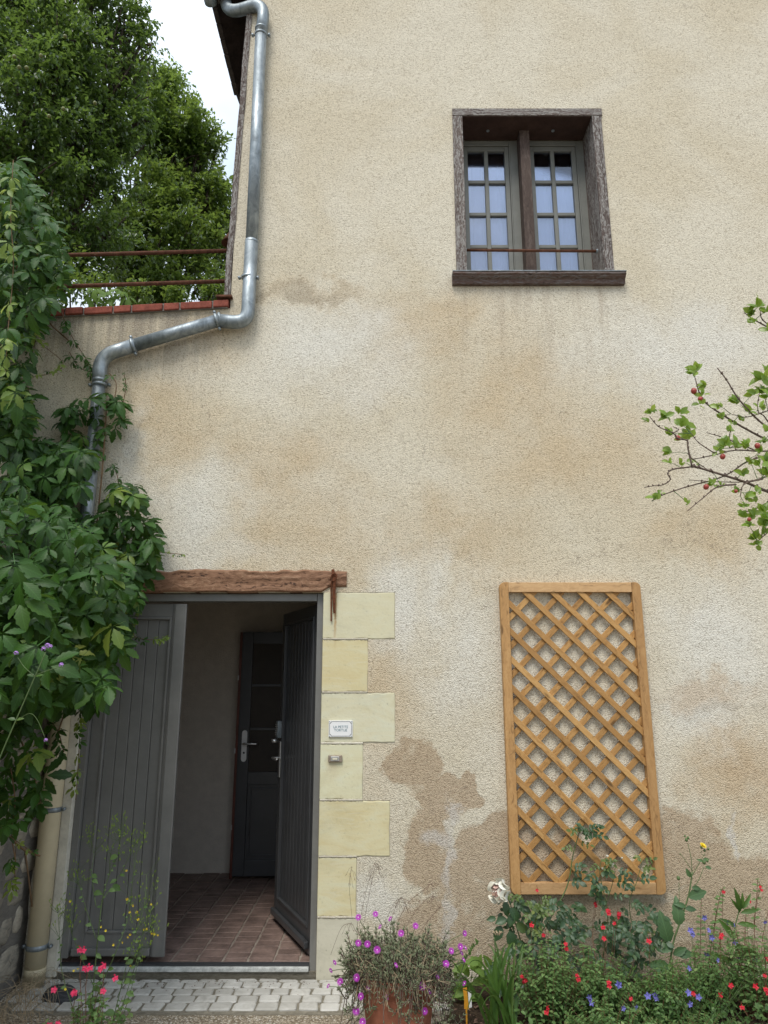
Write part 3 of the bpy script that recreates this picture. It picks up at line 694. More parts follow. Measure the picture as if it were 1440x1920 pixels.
# glazed inner door standing open before the back wall
ind = bpy.data.objects.new('door', None); C.objects.link(ind); ind.parent = house; ind['label'] = 'dark inner door with three panes above a panel'
mi = Matrix.Translation((-1.235, 1.79, .03)) @ Matrix.Rotation(R(1.5), 4, 'Z')
def ip(name, boxes, mt='dark_paint', bev=.003):
    m = MB()
    for a, b in boxes: m.box(a, b, mi)
    return m.build(name, mt, ind, bevel=bev)
IW, IH = .72, 1.96
ip('stile', [((0, 0, 0), (.095, .04, IH))]); ip('stile', [((IW - .095, 0, 0), (IW, .04, IH))]); ip('rail', [((.095, .001, 0), (IW - .095, .04, .12))]); ip('rail', [((.095, .001, IH - .10), (IW - .095, .04, IH))]); ip('rail', [((.095, .001, .70), (IW - .095, .04, .80))])
for z in (1.135, 1.495): ip('glazing_bar', [((.095, .004, z), (IW - .095, .036, z + .022))])
for a, b in ((.80, 1.135), (1.157, 1.495), (1.517, IH - .10)): ip('pane', [((.095, .018, a), (IW - .095, .022, b))], 'dark_reflection_pane', 0)
ip('panel', [((.095, .012, .12), (IW - .095, .03, .70))]); ip('panel_moulding', [((.12, .002, .15), (IW - .12, .012, .162)), ((.12, .002, .665), (IW - .12, .012, .677)), ((.12, .002, .162), (.132, .012, .665))])
ip('door_edge', [((-.022, .004, -.02), (-.001, .036, IH))], 'furniture_red', .002)
for hz in (.35, .95, 1.55): ip('hinge', [((-.027, -.004, hz), (-.018, .004, hz + .04))], 'steel', 0)
mh = mi @ Matrix.Translation((.055, 0, 1.03))
m = MB(); pr = []
for k in range(9): a = math.pi * k / 8; pr.append((.022 * math.cos(a), .085 + .022 * math.sin(a)))
for k in range(9): a = math.pi + math.pi * k / 8; pr.append((.022 * math.cos(a), -.125 + .022 * math.sin(a)))
m.prism(pr, -.008, 0); m.v = [tuple(mh @ Vector(p)) for p in m.v]; m.build('handle_plate', 'white_enamel', ind)
m = MB().tube(smooth_path([mh @ Vector(q) for q in ((0, 0, 0), (.0, -.045, 0), (.02, -.055, 0), (.07, -.056, .0), (.12, -.05, -.002))], 3), .009, 8); m.build('handle', 'steel', ind, smooth=True)
m = MB().tube([mh @ Vector((0, -.009, -.075)), mh @ Vector((0, -.0095, -.075))], .009, 10); m.build('keyhole', 'dark_paint', ind)

# ------------------------------------------------------------------ upper window (part of the house)
win = bpy.data.objects.new('window', None); C.objects.link(win); win.parent = house
def wp(name, boxes, mt, bev=.003, loc=None, parent=win):
    m = MB()
    for a, b in boxes: m.box(a, b)
    return m.build(name, mt, parent, bevel=bev, loc=loc)
wp('timber_head', [((.513, -.026, WZ1 - .006), (1.637, .22, WZ1 + .056))], 'grey_oak_x', loc=(1.1, 0, 5.7))
wp('timber_post', [((.513, -.024, WZ0 - .01), (.588, .22, WZ1 - .008))], 'grey_oak_z', loc=(.55, 0, 5))
wp('timber_post', [((1.560, -.024, WZ0 - .01), (1.630, .22, WZ1 - .008))], 'grey_oak_z', loc=(1.59, 0, 5))
wp('head_soffit', [((.59, -.018, WZ1 - .012), (1.556, .222, WZ1 - .0065))], 'brown_soffit', 0)
wp('timber_mullion', [((1.040, .115, WZ0 - .02), (1.115, .25, WZ1 - .013))], 'brown_oak_z', loc=(1.08, 0, 5))
wp('reveal_lining', [((WX1 - .008, .221, WZ0 - .02), (WX1 + .02, .305, WZ1 - .007))], 'brown_oak_z', loc=(1.56, 0, 5))
wp('reveal_lining', [((WX0 - .02, .221, WZ0 - .02), (WX0 + .008, .305, WZ1 - .007))], 'brown_oak_z', loc=(.59, 0, 5))
m = MB(); prof = [(.26, 4.335), (-.030, 4.335), (-.055, 4.352), (-.060, 4.375), (-.105, 4.392), (-.108, 4.415), (.26, 4.415)]
zt_ = at(1000, 508.5, -.085).z; zb__ = at(1000, 531, -.05).z; prof = [(.26, zb__), (-.045, zb__), (-.050, zb__ + .03), (-.070, zb__ + .042), (-.073, zt_ - .022), (-.085, zt_ - .016), (-.085, zt_), (.26, zt_ + .016)]
nn = 24; vs = []
for i in range(nn + 1):
    x = .480 + (1.69 - .480) * i / nn
    for (y, z) in prof: vs.append((x, y + .004 * noise.noise(Vector((x * 7, z * 9, 2))), z + .003 * noise.noise(Vector((x * 5, y * 9, 4)))))
k = len(prof)
m.add(vs, [(i * k + q, i * k + q + 1, (i + 1) * k + q + 1, (i + 1) * k + q) for i in range(nn) for q in range(k - 1)] + [tuple(range(k)), tuple(nn * k + q for q in range(k))])
m.build('window_sill', 'sill_wood' if 'sill_wood' in M else 'grey_oak_x', win, loc=(1.1, 0, 4.36), bevel=.002)
YS = .225
def zrow(py): return at(900, py, YS + .012).z
def sash(xa, xb, gx):
    """outer fixed frame xa..xb, glass columns gx"""
    s = bpy.data.objects.new('sash', None); C.objects.link(s); s.parent = win
    zt, zb = WZ1 - .013, WZ0 - .02
    def q(name, boxes, mt='sash_paint', bev=.003): return wp(name, boxes, mt, bev, None, s)
    g0, g1 = gx[0][0], gx[1][1]; gt = zrow(284)
    q('frame', [((xa, YS, zb), (g0 - .035, YS + .05, zt)), ((g1 + .035, YS, zb), (xb, YS + .05, zt)), ((g0 - .035, YS, gt + .040), (g1 + .035, YS + .05, zt))], bev=.004)
    q('stile', [((g0 - .033, YS + .006, zb), (g0, YS + .046, gt + .038))]); q('stile', [((g1, YS + .006, zb), (g1 + .033, YS + .046, gt + .038))]); q('rail', [((g0, YS + .007, gt), (g1, YS + .045, gt + .038))])
    q('bead', [((g0 - .043, YS - .006, zb), (g0 - .034, YS + .01, gt + .048)), ((g1 + .034, YS - .006, zb), (g1 + .043, YS + .01, gt + .048)), ((g0 - .034, YS - .006, gt + .039), (g1 + .034, YS + .01, gt + .048))], bev=.003)
    q('glazing_bar', [((gx[0][1], YS + .008, zb), (gx[1][0], YS + .04, gt))], bev=.004)
    zz = [zrow(341.5), zrow(402), zrow(462.5)]
    for z in zz:
        for a, b in gx: q('glazing_bar', [((a, YS + .008, z - .014), (b, YS + .04, z + .014))], bev=.004)
    tops = [gt] + [z - .014 for z in zz]; bots = [z + .014 for z in zz] + [zb]
    for (a, b) in gx:
        for t_, b_ in zip(tops, bots): q('pane', [((a, YS + .024, b_), (b, YS + .028, t_))], 'glass', 0)
    return s
def xs_at(px, py): return at(px, py, YS + .012).x
sash(WX0 + .002, 1.045, [(xs_at(880, 400), xs_at(911.5, 400)), (xs_at(919, 400), xs_at(950.5, 400))])
sash(1.110, WX1 - .002, [(xs_at(1007, 400), xs_at(1038.5, 400)), (xs_at(1046, 400), xs_at(1079, 400))])
wp('rusty_bar', [], 'rust') if False else None
m = MB().tube([at(874, 469, .05), at(1121, 471, .05)], .010, 10); m.build('guard_rail', 'rust', win, smooth=True)
for px, py in ((873, 469), (1119, 471)): m = MB().tube([at(px, py, .05) + Vector((-.006, 0, 0)), at(px, py, .05) + Vector((.006, 0, 0))], .016, 10); m.build('rail_flange', 'zinc', win)
for cx_ in (.80, 1.30): MB().tube([(cx_, .12, WZ1 - .010), (cx_, .12, WZ1 - .017)], .012, 8).build('screw_head', 'zinc', win)
MB().box((.478, -.089, zt_ + .001), (1.692, .10, zt_ + .007)).build('sill_capping', 'zinc', win, bevel=.002)
ztop = at(900, 309, YS + .06).z
for (a, b) in ((.64, 1.05), (1.12, 1.56)):
    m = MB(); n = 60; vs = []
    for i in range(n + 1):
        x = a + (b - a) * i / n; y = YS + .066 + .004 * math.sin(i * 1.3) * (.5 + .5 * math.sin(i * .37))
        vs += [(x, y, 4.3), (x, y, ztop + .002 * math.sin(i * .9))]
    m.add(vs, [(2 * i, 2 * i + 2, 2 * i + 3, 2 * i + 1) for i in range(n)]).build('curtain', 'curtain_white', win, smooth=True)
wp('room_box', [((.3, .32, 4.0), (1.9, 1.6, 6.2))], 'room_dark', 0)
MB().tube([(.64, YS + .064, ztop), (1.56, YS + .064, ztop)], .005, 6).build('curtain_rod', 'dark_paint', win)

# ------------------------------------------------------------------ coping of bricks, corner post, eaves
cop = bpy.data.objects.new('coping', None); C.objects.link(cop); cop.parent = house
x = -1.09; right_z = 4.182
edges_px = [430, 399, 338, 307, 248, 214, 159, 124, 92, 40, 0, -60, -120, -180]
for i in range(len(edges_px) - 1):
    a = at(edges_px[i], 566, -.03).x - .004; b = at(edges_px[i + 1], 574, -.03).x + .004
    sl = lambda xx: -.070 * (-1.09 - xx) / 1.2
    z0, z1 = 4.100, 4.152; jz = random.uniform(-.004, .004); jy = random.uniform(-.006, .006)
    vs = [(b, -.045 + jy, z0 + sl(b) + jz), (a, -.045 + jy, z0 + sl(a) + jz), (a, .20, z0 + sl(a) + jz), (b, .20, z0 + sl(b) + jz), (b, -.045 + jy, z1 + sl(b) + jz), (a, -.045 + jy, z1 + sl(a) + jz), (a, .20, z1 + sl(a) + jz), (b, .20, z1 + sl(b) + jz)]
    MB().add(vs, [(3, 2, 1, 0), (4, 5, 6, 7), (0, 1, 5, 4), (1, 2, 6, 5), (2, 3, 7, 6), (3, 0, 4, 7)]).build('brick', 'brick_red', cop, bevel=.006)
MB().add([(-7, -.030, 3.75), (-1.09, -.030, 4.096), (-1.09, .19, 4.096), (-7, .19, 3.75), (-7, -.030, 3.80), (-1.09, -.030, 4.154), (-1.09, .19, 4.154), (-7, .19, 3.80)], [(3, 2, 1, 0), (4, 5, 6, 7), (0, 1, 5, 4), (1, 2, 6, 5), (2, 3, 7, 6), (3, 0, 4, 7)]).build('mortar_bed', 'mortar', cop)
hewn('corner_post', 0, 1, 0, 1, 0, 1, 'brown_oak_z', house) if False else None
m = MB(); n = 40; vs = []
for i in range(n + 1):
    z = 4.17 + (6.95 - 4.17) * i / n; xl = -1.125 + .055 * (i / n) + .008 * noise.noise(Vector((z * 3, 2, 0))); xr = xl + .042
    vs += [(xl, -.02, z), (xr, -.022, z), (xr, .16, z), (xl, .16, z)]
m.add(vs, [(i * 4 + q, i * 4 + (q + 1) % 4, (i + 1) * 4 + (q + 1) % 4, (i + 1) * 4 + q) for i in range(n) for q in range(4)] + [(0, 1, 2, 3), (n * 4, n * 4 + 1, n * 4 + 2, n * 4 + 3)])
m.build('corner_post', 'grey_oak_z', house, loc=(-1.1, 0, 5.5))
MB().box((-1.17, -.055, 4.168), (-1.06, .10, 4.182)).build('metal_cap', 'rust', house)
# roof: eave runs back from the corner; the facade is the gable
ev = bpy.data.objects.new('roof', None); C.objects.link(ev); ev.parent = house
MB().add([(-1.36, -.10, 6.80), (-1.02, -.10, 6.93), (-1.02, .90, 6.93), (-1.34, .93, 6.80), (-1.20, .86, 6.85)], [(0, 1, 2, 4, 3)]).build('soffit', 'soffit_wood', ev)
for k in range(7):
    y = -.08 + k * .145
    m = MB().box((-1.375, y, 6.795 + random.uniform(-.004, .004)), (-1.335, y + .14, 6.835)); m.build('eave_tile', 'roof_tile', ev, bevel=.006)
MB().add([(-1.37, -.12, 6.84), (3.2, -.12, 11.4), (3.2, 5, 11.4), (-1.37, .95, 6.84), (-1.1, 5, 7.05)], [(0, 1, 2, 4, 3)]).build('roof_slope', 'roof_tile', ev)
for k in range(8):
    t_ = k * .16; m = MB().box((0, 0, 0), (.155, .09, .04), Matrix.Translation((-1.02 + t_ * .707, -.075, 6.87 + t_ * .707)) @ Matrix.Rotation(R(-45), 4, 'Y')); m.build('verge_tile', 'roof_tile', ev, bevel=.006)
MB().box((0, 0, 0), (.085, .5, .03), Matrix.Translation((-1.30, -.06, 6.77)) @ Matrix.Rotation(R(-22), 4, 'Y') @ Matrix.Rotation(R(25), 4, 'X')).build('rafter_end', 'grey_oak_x', ev, bevel=.003)
m = MB(); vs = []; nn = 9
for i in range(2):
    y = (-.09, .03)[i]
    for k in range(nn): a = math.pi + math.pi * k / (nn - 1); vs.append((-1.375 + .05 * math.cos(a), y, 6.81 + .05 * math.sin(a)))
m.add(vs, [(k, k + 1, nn + k + 1, nn + k) for k in range(nn - 1)] + [tuple(range(nn))]).build('gutter', 'zinc', ev, smooth=True)

# ================================================================== THINGS ON THE FACADE
dp = thing('downpipe', 'weathered zinc downpipe bending down the house corner and behind the creeper', 'downpipe', at(188, 720, -.075))
A = lambda px, py, Y=-.075: at(px, py, Y)
pr_ = .044
def pipe(name, pts, r, rad=.14, n=9, k=16): m = MB().tube(round_path(pts, rad, n), r, k); return m.build(name, 'zinc', dp, smooth=True)
e0 = at(420, -12, .06); e1 = at(428, 27, .0); e2 = at(497, 3, -.075); e3 = A(489.5, 68)
pipe('elbow', [e0, e1, e2, e3], pr_ + .001, .17)
pipe('pipe', [A(489.5, 62), A(472, 455)], pr_)
pipe('elbow', [A(472, 452), A(464, 606), A(408, 601.5) ], pr_ + .003, .19)
pipe('pipe', [A(412, 600), A(250, 648)], pr_)
pipe('elbow', [A(254, 647), A(188, 668), A(186.5, 722)], pr_ + .003, .17)
pipe('pipe', [A(186.5, 714), A(128, 1335)], pr_ - .002)
def ring(p, d, r, name='clamp', mt='zinc', par=dp, w=.018, ears=True, wall=-.012):
    d = Vector(d).normalized(); m = MB().tube([p - d * w / 2, p - d * w * .3, p + d * w * .3, p + d * w / 2], [r - .003, r, r, r - .003], 18)
    if ears:
        s = d.cross(Vector((0, 1, 0))).normalized()
        for q in (-1, 1): m.tube([p + s * q * (r + .013) - Vector((0, .012, 0)), p + s * q * (r + .013) + Vector((0, .012, 0))], .010, 8); m.tube([p + s * q * (r - .004), p + s * q * (r + .022)], .005, 6)
        m.tube([p, Vector((p.x, wall, p.z))], .006, 6)
    return m.build(name, mt, par, smooth=True)
dv = A(472, 455) - A(489.5, 62)
ring(A(489.3, 66), dv, pr_ + .006); ring(A(490, 55), dv, pr_ + .005, 'collar', ears=False); ring(A(466, 521), dv, pr_ + .007); ring(A(472.3, 455), dv, pr_ + .004, 'collar', ears=False)
dv2 = A(250, 648) - A(408, 600); ring(A(407, 601), dv2, pr_ + .008); ring(A(414, 599), dv2, pr_ + .006, 'collar', ears=False); ring(A(250, 648), dv2, pr_ + .008)
ring(A(187, 722), (0, 0, 1), pr_ + .007); ring(A(187, 714), (0, 0, 1), pr_ + .006, 'collar', ears=False)
bp = thing('drainpipe', 'beige plastic drainpipe beside the left door jamb, below the creeper', 'drainpipe', (-1.935, -.075, GZ))
MB().tube([(-1.938, -.075, GZ - .01), (-1.938, -.075, .9), (-1.935, -.075, 1.50)], .056, 24).build('pipe', 'beige_pvc', bp, smooth=True)
for z in (.84, .125): ring(Vector((-1.937, -.075, z)), (0, 0, 1), .0605, 'clamp', 'zinc', bp, .026)
MB().tube([(-1.937, -.075, -.02), (-1.937, -.075, .02)], .0575, 24).build('socket', 'beige_pvc', bp, smooth=True)

rail = thing('terrace_railing', 'two rusty horizontal tube rails above the red brick coping', 'railing', (-1.6, .1, 4.16))
for (a, b) in (((148, 480), (436, 470)), ((110, 540), (432, 527))):
    MB().tube([at(-160, a[1] + 6, .08), at(*b, .08)], .0145, 10).build('rail', 'rust', rail, smooth=True)
for px in (-60,): MB().box((at(px, 500, .08).x - .015, .07, 3.9), (at(px, 500, .08).x + .015, .09, 4.65)).build('post', 'rust', rail)
lamp = thing('wall_lamp', 'small dark dish lamp on the side wall above the rusty railing', 'lamp', (-1.13, .35, 4.62))
lc = at(434, 449, .30)
m = MB().lathe([(.012, .05), (.03, .045), (.055, .0), (.075, -.035), (.07, -.035), (.03, .03)], lc, 20); m.build('shade', 'rust', lamp, smooth=True)
MB().tube([lc + Vector((0, 0, .04)), lc + Vector((.10, 0, .05)), (XL + .02, .32, lc.z + .05)], .007, 6).build('arm', 'rust', lamp)

hook = thing('iron_hook', 'rusty iron shutter hook hanging from the right end of the oak lintel', 'hook', at(627, 1080, -.04))
MB().tube([at(624, 1068, -.045), at(627, 1085, -.05), at(626, 1120, -.036), at(627, 1150, -.032)], [.010, .013, .011, .007], 7).build('hook_bar', 'rust_iron', hook)
MB().tube(smooth_path([at(619, 1088, -.05), at(624, 1076, -.066), at(631, 1078, -.066), at(628, 1088, -.06), at(622, 1090, -.055), at(621, 1110, -.034), at(621, 1165, -.024)], 3), .0052, 6).build('hook_pin', 'rust_iron', hook)

sg = thing('name_plaque', 'small white enamel plaque reading LA PETITE TORTUE on the pale quoin stone', 'sign', at(638, 1366, -.02))
p0, p1 = at(616.5, 1351, -.022), at(661, 1382, -.022); x0, x1, z1, z0 = p0.x, p1.x, p0.z, p1.z
MB().box((x0, -.024, z0), (x1, -.0162, z1)).build('plate', 'white_enamel', sg, bevel=.0015)
def strip(pts, w, y): # closed flat strip
    m = MB(); n = len(pts); cx_, cz_ = sum(p[0] for p in pts) / n, sum(p[1] for p in pts) / n; vs = []
    for i in range(n):
        a, b, c = Vector(pts[i - 1]), Vector(pts[i]), Vector(pts[(i + 1) % n]); t1 = (b - a).normalized(); t2 = (c - b).normalized(); nn_ = Vector((-(t1 + t2).y, (t1 + t2).x)).normalized()
        vs += [(b.x + nn_.x * w / 2, y, b.y + nn_.y * w / 2), (b.x - nn_.x * w / 2, y, b.y - nn_.y * w / 2)]
    m.add(vs, [(2 * i, 2 * i + 1, (2 * i + 3) % (2 * n), (2 * i + 2) % (2 * n)) for i in range(n)]); return m
ins = .006; r_ = .010; ax, bx, az, bz = x0 + ins, x1 - ins, z0 + ins, z1 - ins; pts = []
for (cx_, cz_, a0, a1) in ((ax, az, 90, 0), (bx, az, 180, 90), (bx, bz, 270, 180), (ax, bz, 360, 270)):
    for k in range(5): a = R(a0 + (a1 - a0) * k / 4); pts.append((cx_ + r_ * math.cos(a), cz_ + r_ * math.sin(a)))
strip(pts, .0030, -.0246).build('border', 'sign_ink', sg)
m = MB()
for (cx_, cz_) in ((ax, az), (bx, az), (bx, bz), (ax, bz)): m.tube([(cx_, -.0238, cz_), (cx_, -.0265, cz_)], .0028, 8)
m.build('screw', 'zinc', sg)
def text_part(txt, size, loc, mat, parent, name='lettering'):
    cu = bpy.data.curves.new('t', 'FONT'); cu.body = txt; cu.size = size; cu.align_x = 'CENTER'; cu.align_y = 'CENTER'; cu.space_line = .92; cu.extrude = .0003
    ob = bpy.data.objects.new('t', cu); C.objects.link(ob); bpy.context.view_layer.update()
    me = bpy.data.meshes.new_from_object(ob.evaluated_get(bpy.context.evaluated_depsgraph_get())); bpy.data.objects.remove(ob)
    for v in me.vertices: v.co = Vector((v.co.x + loc[0], loc[1] - v.co.z, v.co.y + loc[2]))
    me.name = name; return link(name, me, mat, parent)
text_part('LA PETITE\nTORTUE', .0205, ((x0 + x1) / 2, -.0247, (z0 + z1) / 2 + .001), 'sign_letters', sg)
bl = thing('doorbell', 'small brown doorbell with cream push button on a yellow quoin stone', 'doorbell', at(628, 1422, -.02))
q0, q1 = at(615.5, 1416, -.025), at(641.5, 1429, -.025)
MB().box((q0.x, -.030, q1.z), (q1.x, -.0162, q0.z)).build('case', 'bell_brown', bl, bevel=.004)
cx_, cz_ = (q0.x + q1.x) / 2 - .001, (q0.z + q1.z) / 2
MB().box((cx_ - .026, -.034, cz_ - .0125), (cx_ + .026, -.0303, cz_ + .0125)).build('bezel', 'steel', bl, bevel=.002)
MB().box((cx_ - .019, -.0355, cz_ - .0075), (cx_ + .019, -.0343, cz_ + .0075)).build('bezel_recess', 'dark_paint', bl)
MB().box((cx_ - .016, -.038, cz_ - .0055), (cx_ + .016, -.0357, cz_ + .0055)).build('push_button', 'bell_cream', bl, bevel=.001)

# ------------------------------------------------------------------ trellis
tr_ = thing('trellis', 'golden brown wooden diamond trellis panel hung on the wall', 'trellis', (1.17, -.03, .36))
TY0, TY1 = -.062, -.016
tx0, tx1 = at(937, 1100, TY0).x, at(1201, 1100, TY0).x; tz1 = at(1000, 1091.5, TY0).z; tz0 = at(1000, 1678, TY0).z; pw = .054
def post(x0, x1, outer):
    poly = [(x0, tz0), (x1, tz0), (x1, tz1), (x0, tz1)]; c = .03; pl = []
    if outer < 0: pl = [(x0, tz0 + c)] + [(x0 + c - c * math.cos(R(a)), tz0 + c - c * math.sin(R(a))) for a in (30, 60, 90)] + [(x1, tz0), (x1, tz1)] + [(x0 + c - c * math.cos(R(a)), tz1 - c + c * math.sin(R(a))) for a in (90, 60, 30)] + [(x0, tz1 - c)]
    else: pl = [(x0, tz0)] + [(x1 - c + c * math.cos(R(a)), tz0 + c - c * math.sin(R(a))) for a in (90, 60, 30, 0)] + [(x1 - c + c * math.cos(R(a)), tz1 - c + c * math.sin(R(a))) for a in (0, 30, 60, 90)] + [(x0, tz1)]
    return MB().prism(pl, TY0, TY1).build('post', 'pine_z', tr_, bevel=.002, loc=((x0 + x1) / 2, 0, 1.2))
post(tx0, tx0 + pw, -1); post(tx1 - pw, tx1, 1)
rh = .062
for (za, zb_) in ((tz1 - rh, tz1 - .001), (tz0 + .001, tz0 + rh)):
    MB().box((tx0 + pw + .001, TY0 + .003, za), (tx1 - pw - .001, TY1 - .002, zb_)).build('rail', 'pine_x', tr_, bevel=.002, loc=(1.17, 0, za))
ix0, ix1, iz0, iz1 = tx0 + pw - .01, tx1 - pw + .01, tz0 + rh - .01, tz1 - rh + .01
def clip_slat(c, sgn, y0, y1, w=.034):
    """slat whose centre line is z - iz1 = -sgn*(x-c); clipped square to the inner frame by polygon clipping"""
    d = Vector((1, -sgn)).normalized(); n_ = Vector((-d.y, d.x)); P0 = Vector((c, iz1)); pl = [P0 + d * a + n_ * b for a, b in ((-4, -w / 2), (4, -w / 2), (4, w / 2), (-4, w / 2))]
    for (ax_, lim, s) in ((0, ix0, 1), (0, ix1, -1), (1, iz0, 1), (1, iz1, -1)):
        out = []
        for i in range(len(pl)):
            a, b = pl[i - 1], pl[i]; ia, ib = (a[ax_] - lim) * s >= 0, (b[ax_] - lim) * s >= 0
            if ia != ib: t = (lim - a[ax_]) / (b[ax_] - a[ax_]); out.append(a + (b - a) * t)
            if ib: out.append(b)
        pl = out
        if len(pl) < 3: return
    cen = sum(pl, Vector((0, 0))) / len(pl); ang_ = math.atan2(d.y, d.x)
    area = abs(sum(pl[i - 1].x * pl[i].y - pl[i].x * pl[i - 1].y for i in range(len(pl)))) / 2
    if area < .0006: return
    ca, sa = math.cos(-ang_), math.sin(-ang_)
    loc = [((p - cen).x * ca - (p - cen).y * sa, (p - cen).x * sa + (p - cen).y * ca) for p in pl]
    m = MB().prism(loc, y0, y1); me = bpy.data.meshes.new('slat'); me.from_pydata(m.v, [], m.f); me.update()
    bm = bmesh.new(); bm.from_mesh(me); bmesh.ops.recalc_face_normals(bm, faces=bm.faces); bm.to_mesh(me); bm.free()
    o = link('slat', me, 'pine_slat', tr_, bevel=.0025); o.location = Vector((cen.x, 0, cen.y)) - tr_.location; o.rotation_euler = (0, -ang_, 0)
ym = (TY0 + TY1) / 2
for k in range(-12, 6): clip_slat(at(982, 1112, -.05).x + .1725 * k, 1, ym - .0125, ym - .0005)
for k in range(-2, 18): clip_slat(at(1004, 1112, -.035).x + .1735 * (k - 2), -1, ym + .0005, ym + .0125)

# ------------------------------------------------------------------ garden wall of rubble on the left
gw = thing('garden_wall', 'grey rubble stone garden wall running forward left of the drainpipe', 'wall', (-2.2, -1.5, GZ))
WXF = -2.035
m = MB(); ny_, nz_ = 60, 44; vs = []
for j in range(nz_ + 1):
    for i in range(ny_ + 1):
        y = -3.6 + 3.585 * i / ny_; z = -.1 + 2.55 * j / nz_; vs.append((WXF + .02 * noise.noise(Vector((y * 4, z * 4, 1))) + .01 * noise.noise(Vector((y * 14, z * 14, 4))), y, z))
fs = [(j * (ny_ + 1) + i, j * (ny_ + 1) + i + 1, (j + 1) * (ny_ + 1) + i + 1, (j + 1) * (ny_ + 1) + i) for j in range(nz_) for i in range(ny_)]
m.add(vs, fs); m.box((-2.5, -3.6, -.1), (WXF - .03, -.015, 2.44)); m.build('wall_core', 'mortar', gw, smooth=True)
z = GZ + .06
while z < 2.25:
    y = -2.4 + random.uniform(0, .1); h = random.uniform(.09, .20)
    while y < -.08:
        w = random.uniform(.10, .30)
        if random.random() < .9:
            n1, n2 = 8, 4; vs = []; c = Vector((WXF + .004, y + w / 2, z + h / 2 + random.uniform(-.02, .02))); sd_ = random.random() * 50
            for a in range(n2 + 1):
                f = a / n2; rr = math.cos(f * math.pi / 2) ** .55 if f < 1 else 0; xo = .018 * math.sin(f * math.pi / 2)
                for b in range(n1):
                    t_ = 2 * math.pi * b / n1; s_ = 1 + .22 * noise.noise(Vector((math.cos(t_) * 1.3 + sd_, math.sin(t_) * 1.3, 0)))
                    q = lambda v_: math.copysign(abs(v_) ** .7, v_)
                    vs.append(c + Vector((xo - .008 + .008 * noise.noise(Vector((b + sd_, a, 3))), q(math.cos(t_)) * w * .45 * rr * s_, q(math.sin(t_)) * h * .44 * rr * s_)))
            fs = [(a * n1 + b, a * n1 + (b + 1) % n1, (a + 1) * n1 + (b + 1) % n1, (a + 1) * n1 + b) for a in range(n2) for b in range(n1)]
            MB().add(vs, fs).build('stone', 'rubble', gw, smooth=True)
        y += w
    z += h
# ================================================================== PLANTS
def in_poly(x, y, P):
    c = False; n = len(P)
    for i in range(n):
        (x1, y1), (x2, y2) = P[i - 1], P[i]
        if (y1 > y) != (y2 > y) and x < (x2 - x1) * (y - y1) / (y2 - y1) + x1: c = not c
    return c
# ---- Virginia creeper: mats of leaves hanging over the terrace wall, the downpipe and the garden wall
cp = thing('virginia_creeper', 'lush green five leaved creeper covering the garden wall and the downpipe on the left', 'creeper', (-2.0, -.3, GZ))
items = []      # (depth key, loc, matrix, scale, young)
def leaf_pose(yaw_sd=.6, droop=.9):
    """hanging leaf: tip points down and outwards, face looks out to the light"""
    a = random.gauss(0, .85); tip = Vector((math.sin(a), -random.uniform(.15, .75), -math.cos(a) * random.uniform(.25, 1.) * droop))
    nrm = Vector((random.gauss(0, .35), -random.uniform(.5, 1.), random.uniform(.2, 1.1)))
    return frame(tip, nrm)
mats = [   # outline in the photograph's pixels, depth range, number, leaf size, young share
    ([(0, 300), (35, 300), (60, 345), (85, 400), (105, 440), (122, 500), (100, 560), (70, 575), (85, 600), (60, 640), (55, 690), (60, 770), (0, 760), (-40, 760), (-40, 300)], (-.04, -.75), 240, .092, .03),
    ([(0, 740), (62, 770), (40, 830), (0, 830), (-40, 800)], (-.06, -.6), 75, .08, .05),
    ([(180, 745), (200, 735), (235, 755), (232, 790), (205, 820), (190, 850), (130, 840), (105, 790), (120, 755), (150, 740)], (-.10, -.2), 24, .082, .0),
    ([(60, 820), (125, 830), (172, 850), (150, 900), (148, 960), (60, 980), (0, 960), (0, 820)], (-.06, -.6), 130, .085, .0),
    ([(192, 965), (218, 905), (245, 900), (272, 925), (262, 960), (290, 990), (298, 1030), (272, 1075), (262, 1110), (240, 1200), (215, 1240), (170, 1240), (130, 1100)], (-.12, -.42), 150, .082, .06),
    ([(-60, 930), (160, 980), (240, 1080), (235, 1190), (212, 1250), (200, 1300), (160, 1325), (110, 1320), (70, 1330), (0, 1370), (-60, 1370)], (-.45, -1.3), 250, .090, .02),
    ([(-60, 1010), (60, 1050), (110, 1150), (110, 1230), (60, 1300), (-60, 1320)], (-1.3, -1.75), 34, .095, .0),
    ([(0, 1360), (50, 1350), (90, 1385), (95, 1420), (75, 1500), (40, 1560), (0, 1570), (-40, 1500)], (-.7, -1.1), 26, .075, .2),
    ([(-60, 960), (110, 990), (230, 1100), (200, 1290), (60, 1330), (-60, 1360)], (-.15, -.5), 150, .09, .0),
]
def y_ok(p): return p.y < -.09 and p.x > -2.9
for poly, (ya, yb), n, sz, yo in mats:
    n = int(n * 1.45); sz *= 1.32
    xs_, ys_ = [p[0] for p in poly], [p[1] for p in poly]; k = 0; tries = 0
    while k < n and tries < 20000:
        tries += 1; px, py = random.uniform(min(xs_), max(xs_)), random.uniform(min(ys_), max(ys_))
        if not in_poly(px, py, poly): continue
        Y = ya + (yb - ya) * random.random() ** 1.2; loc = at(px, py, Y)
        items.append((loc, leaf_pose(), sz * random.uniform(.6, 1.15), random.random() < yo)); k += 1
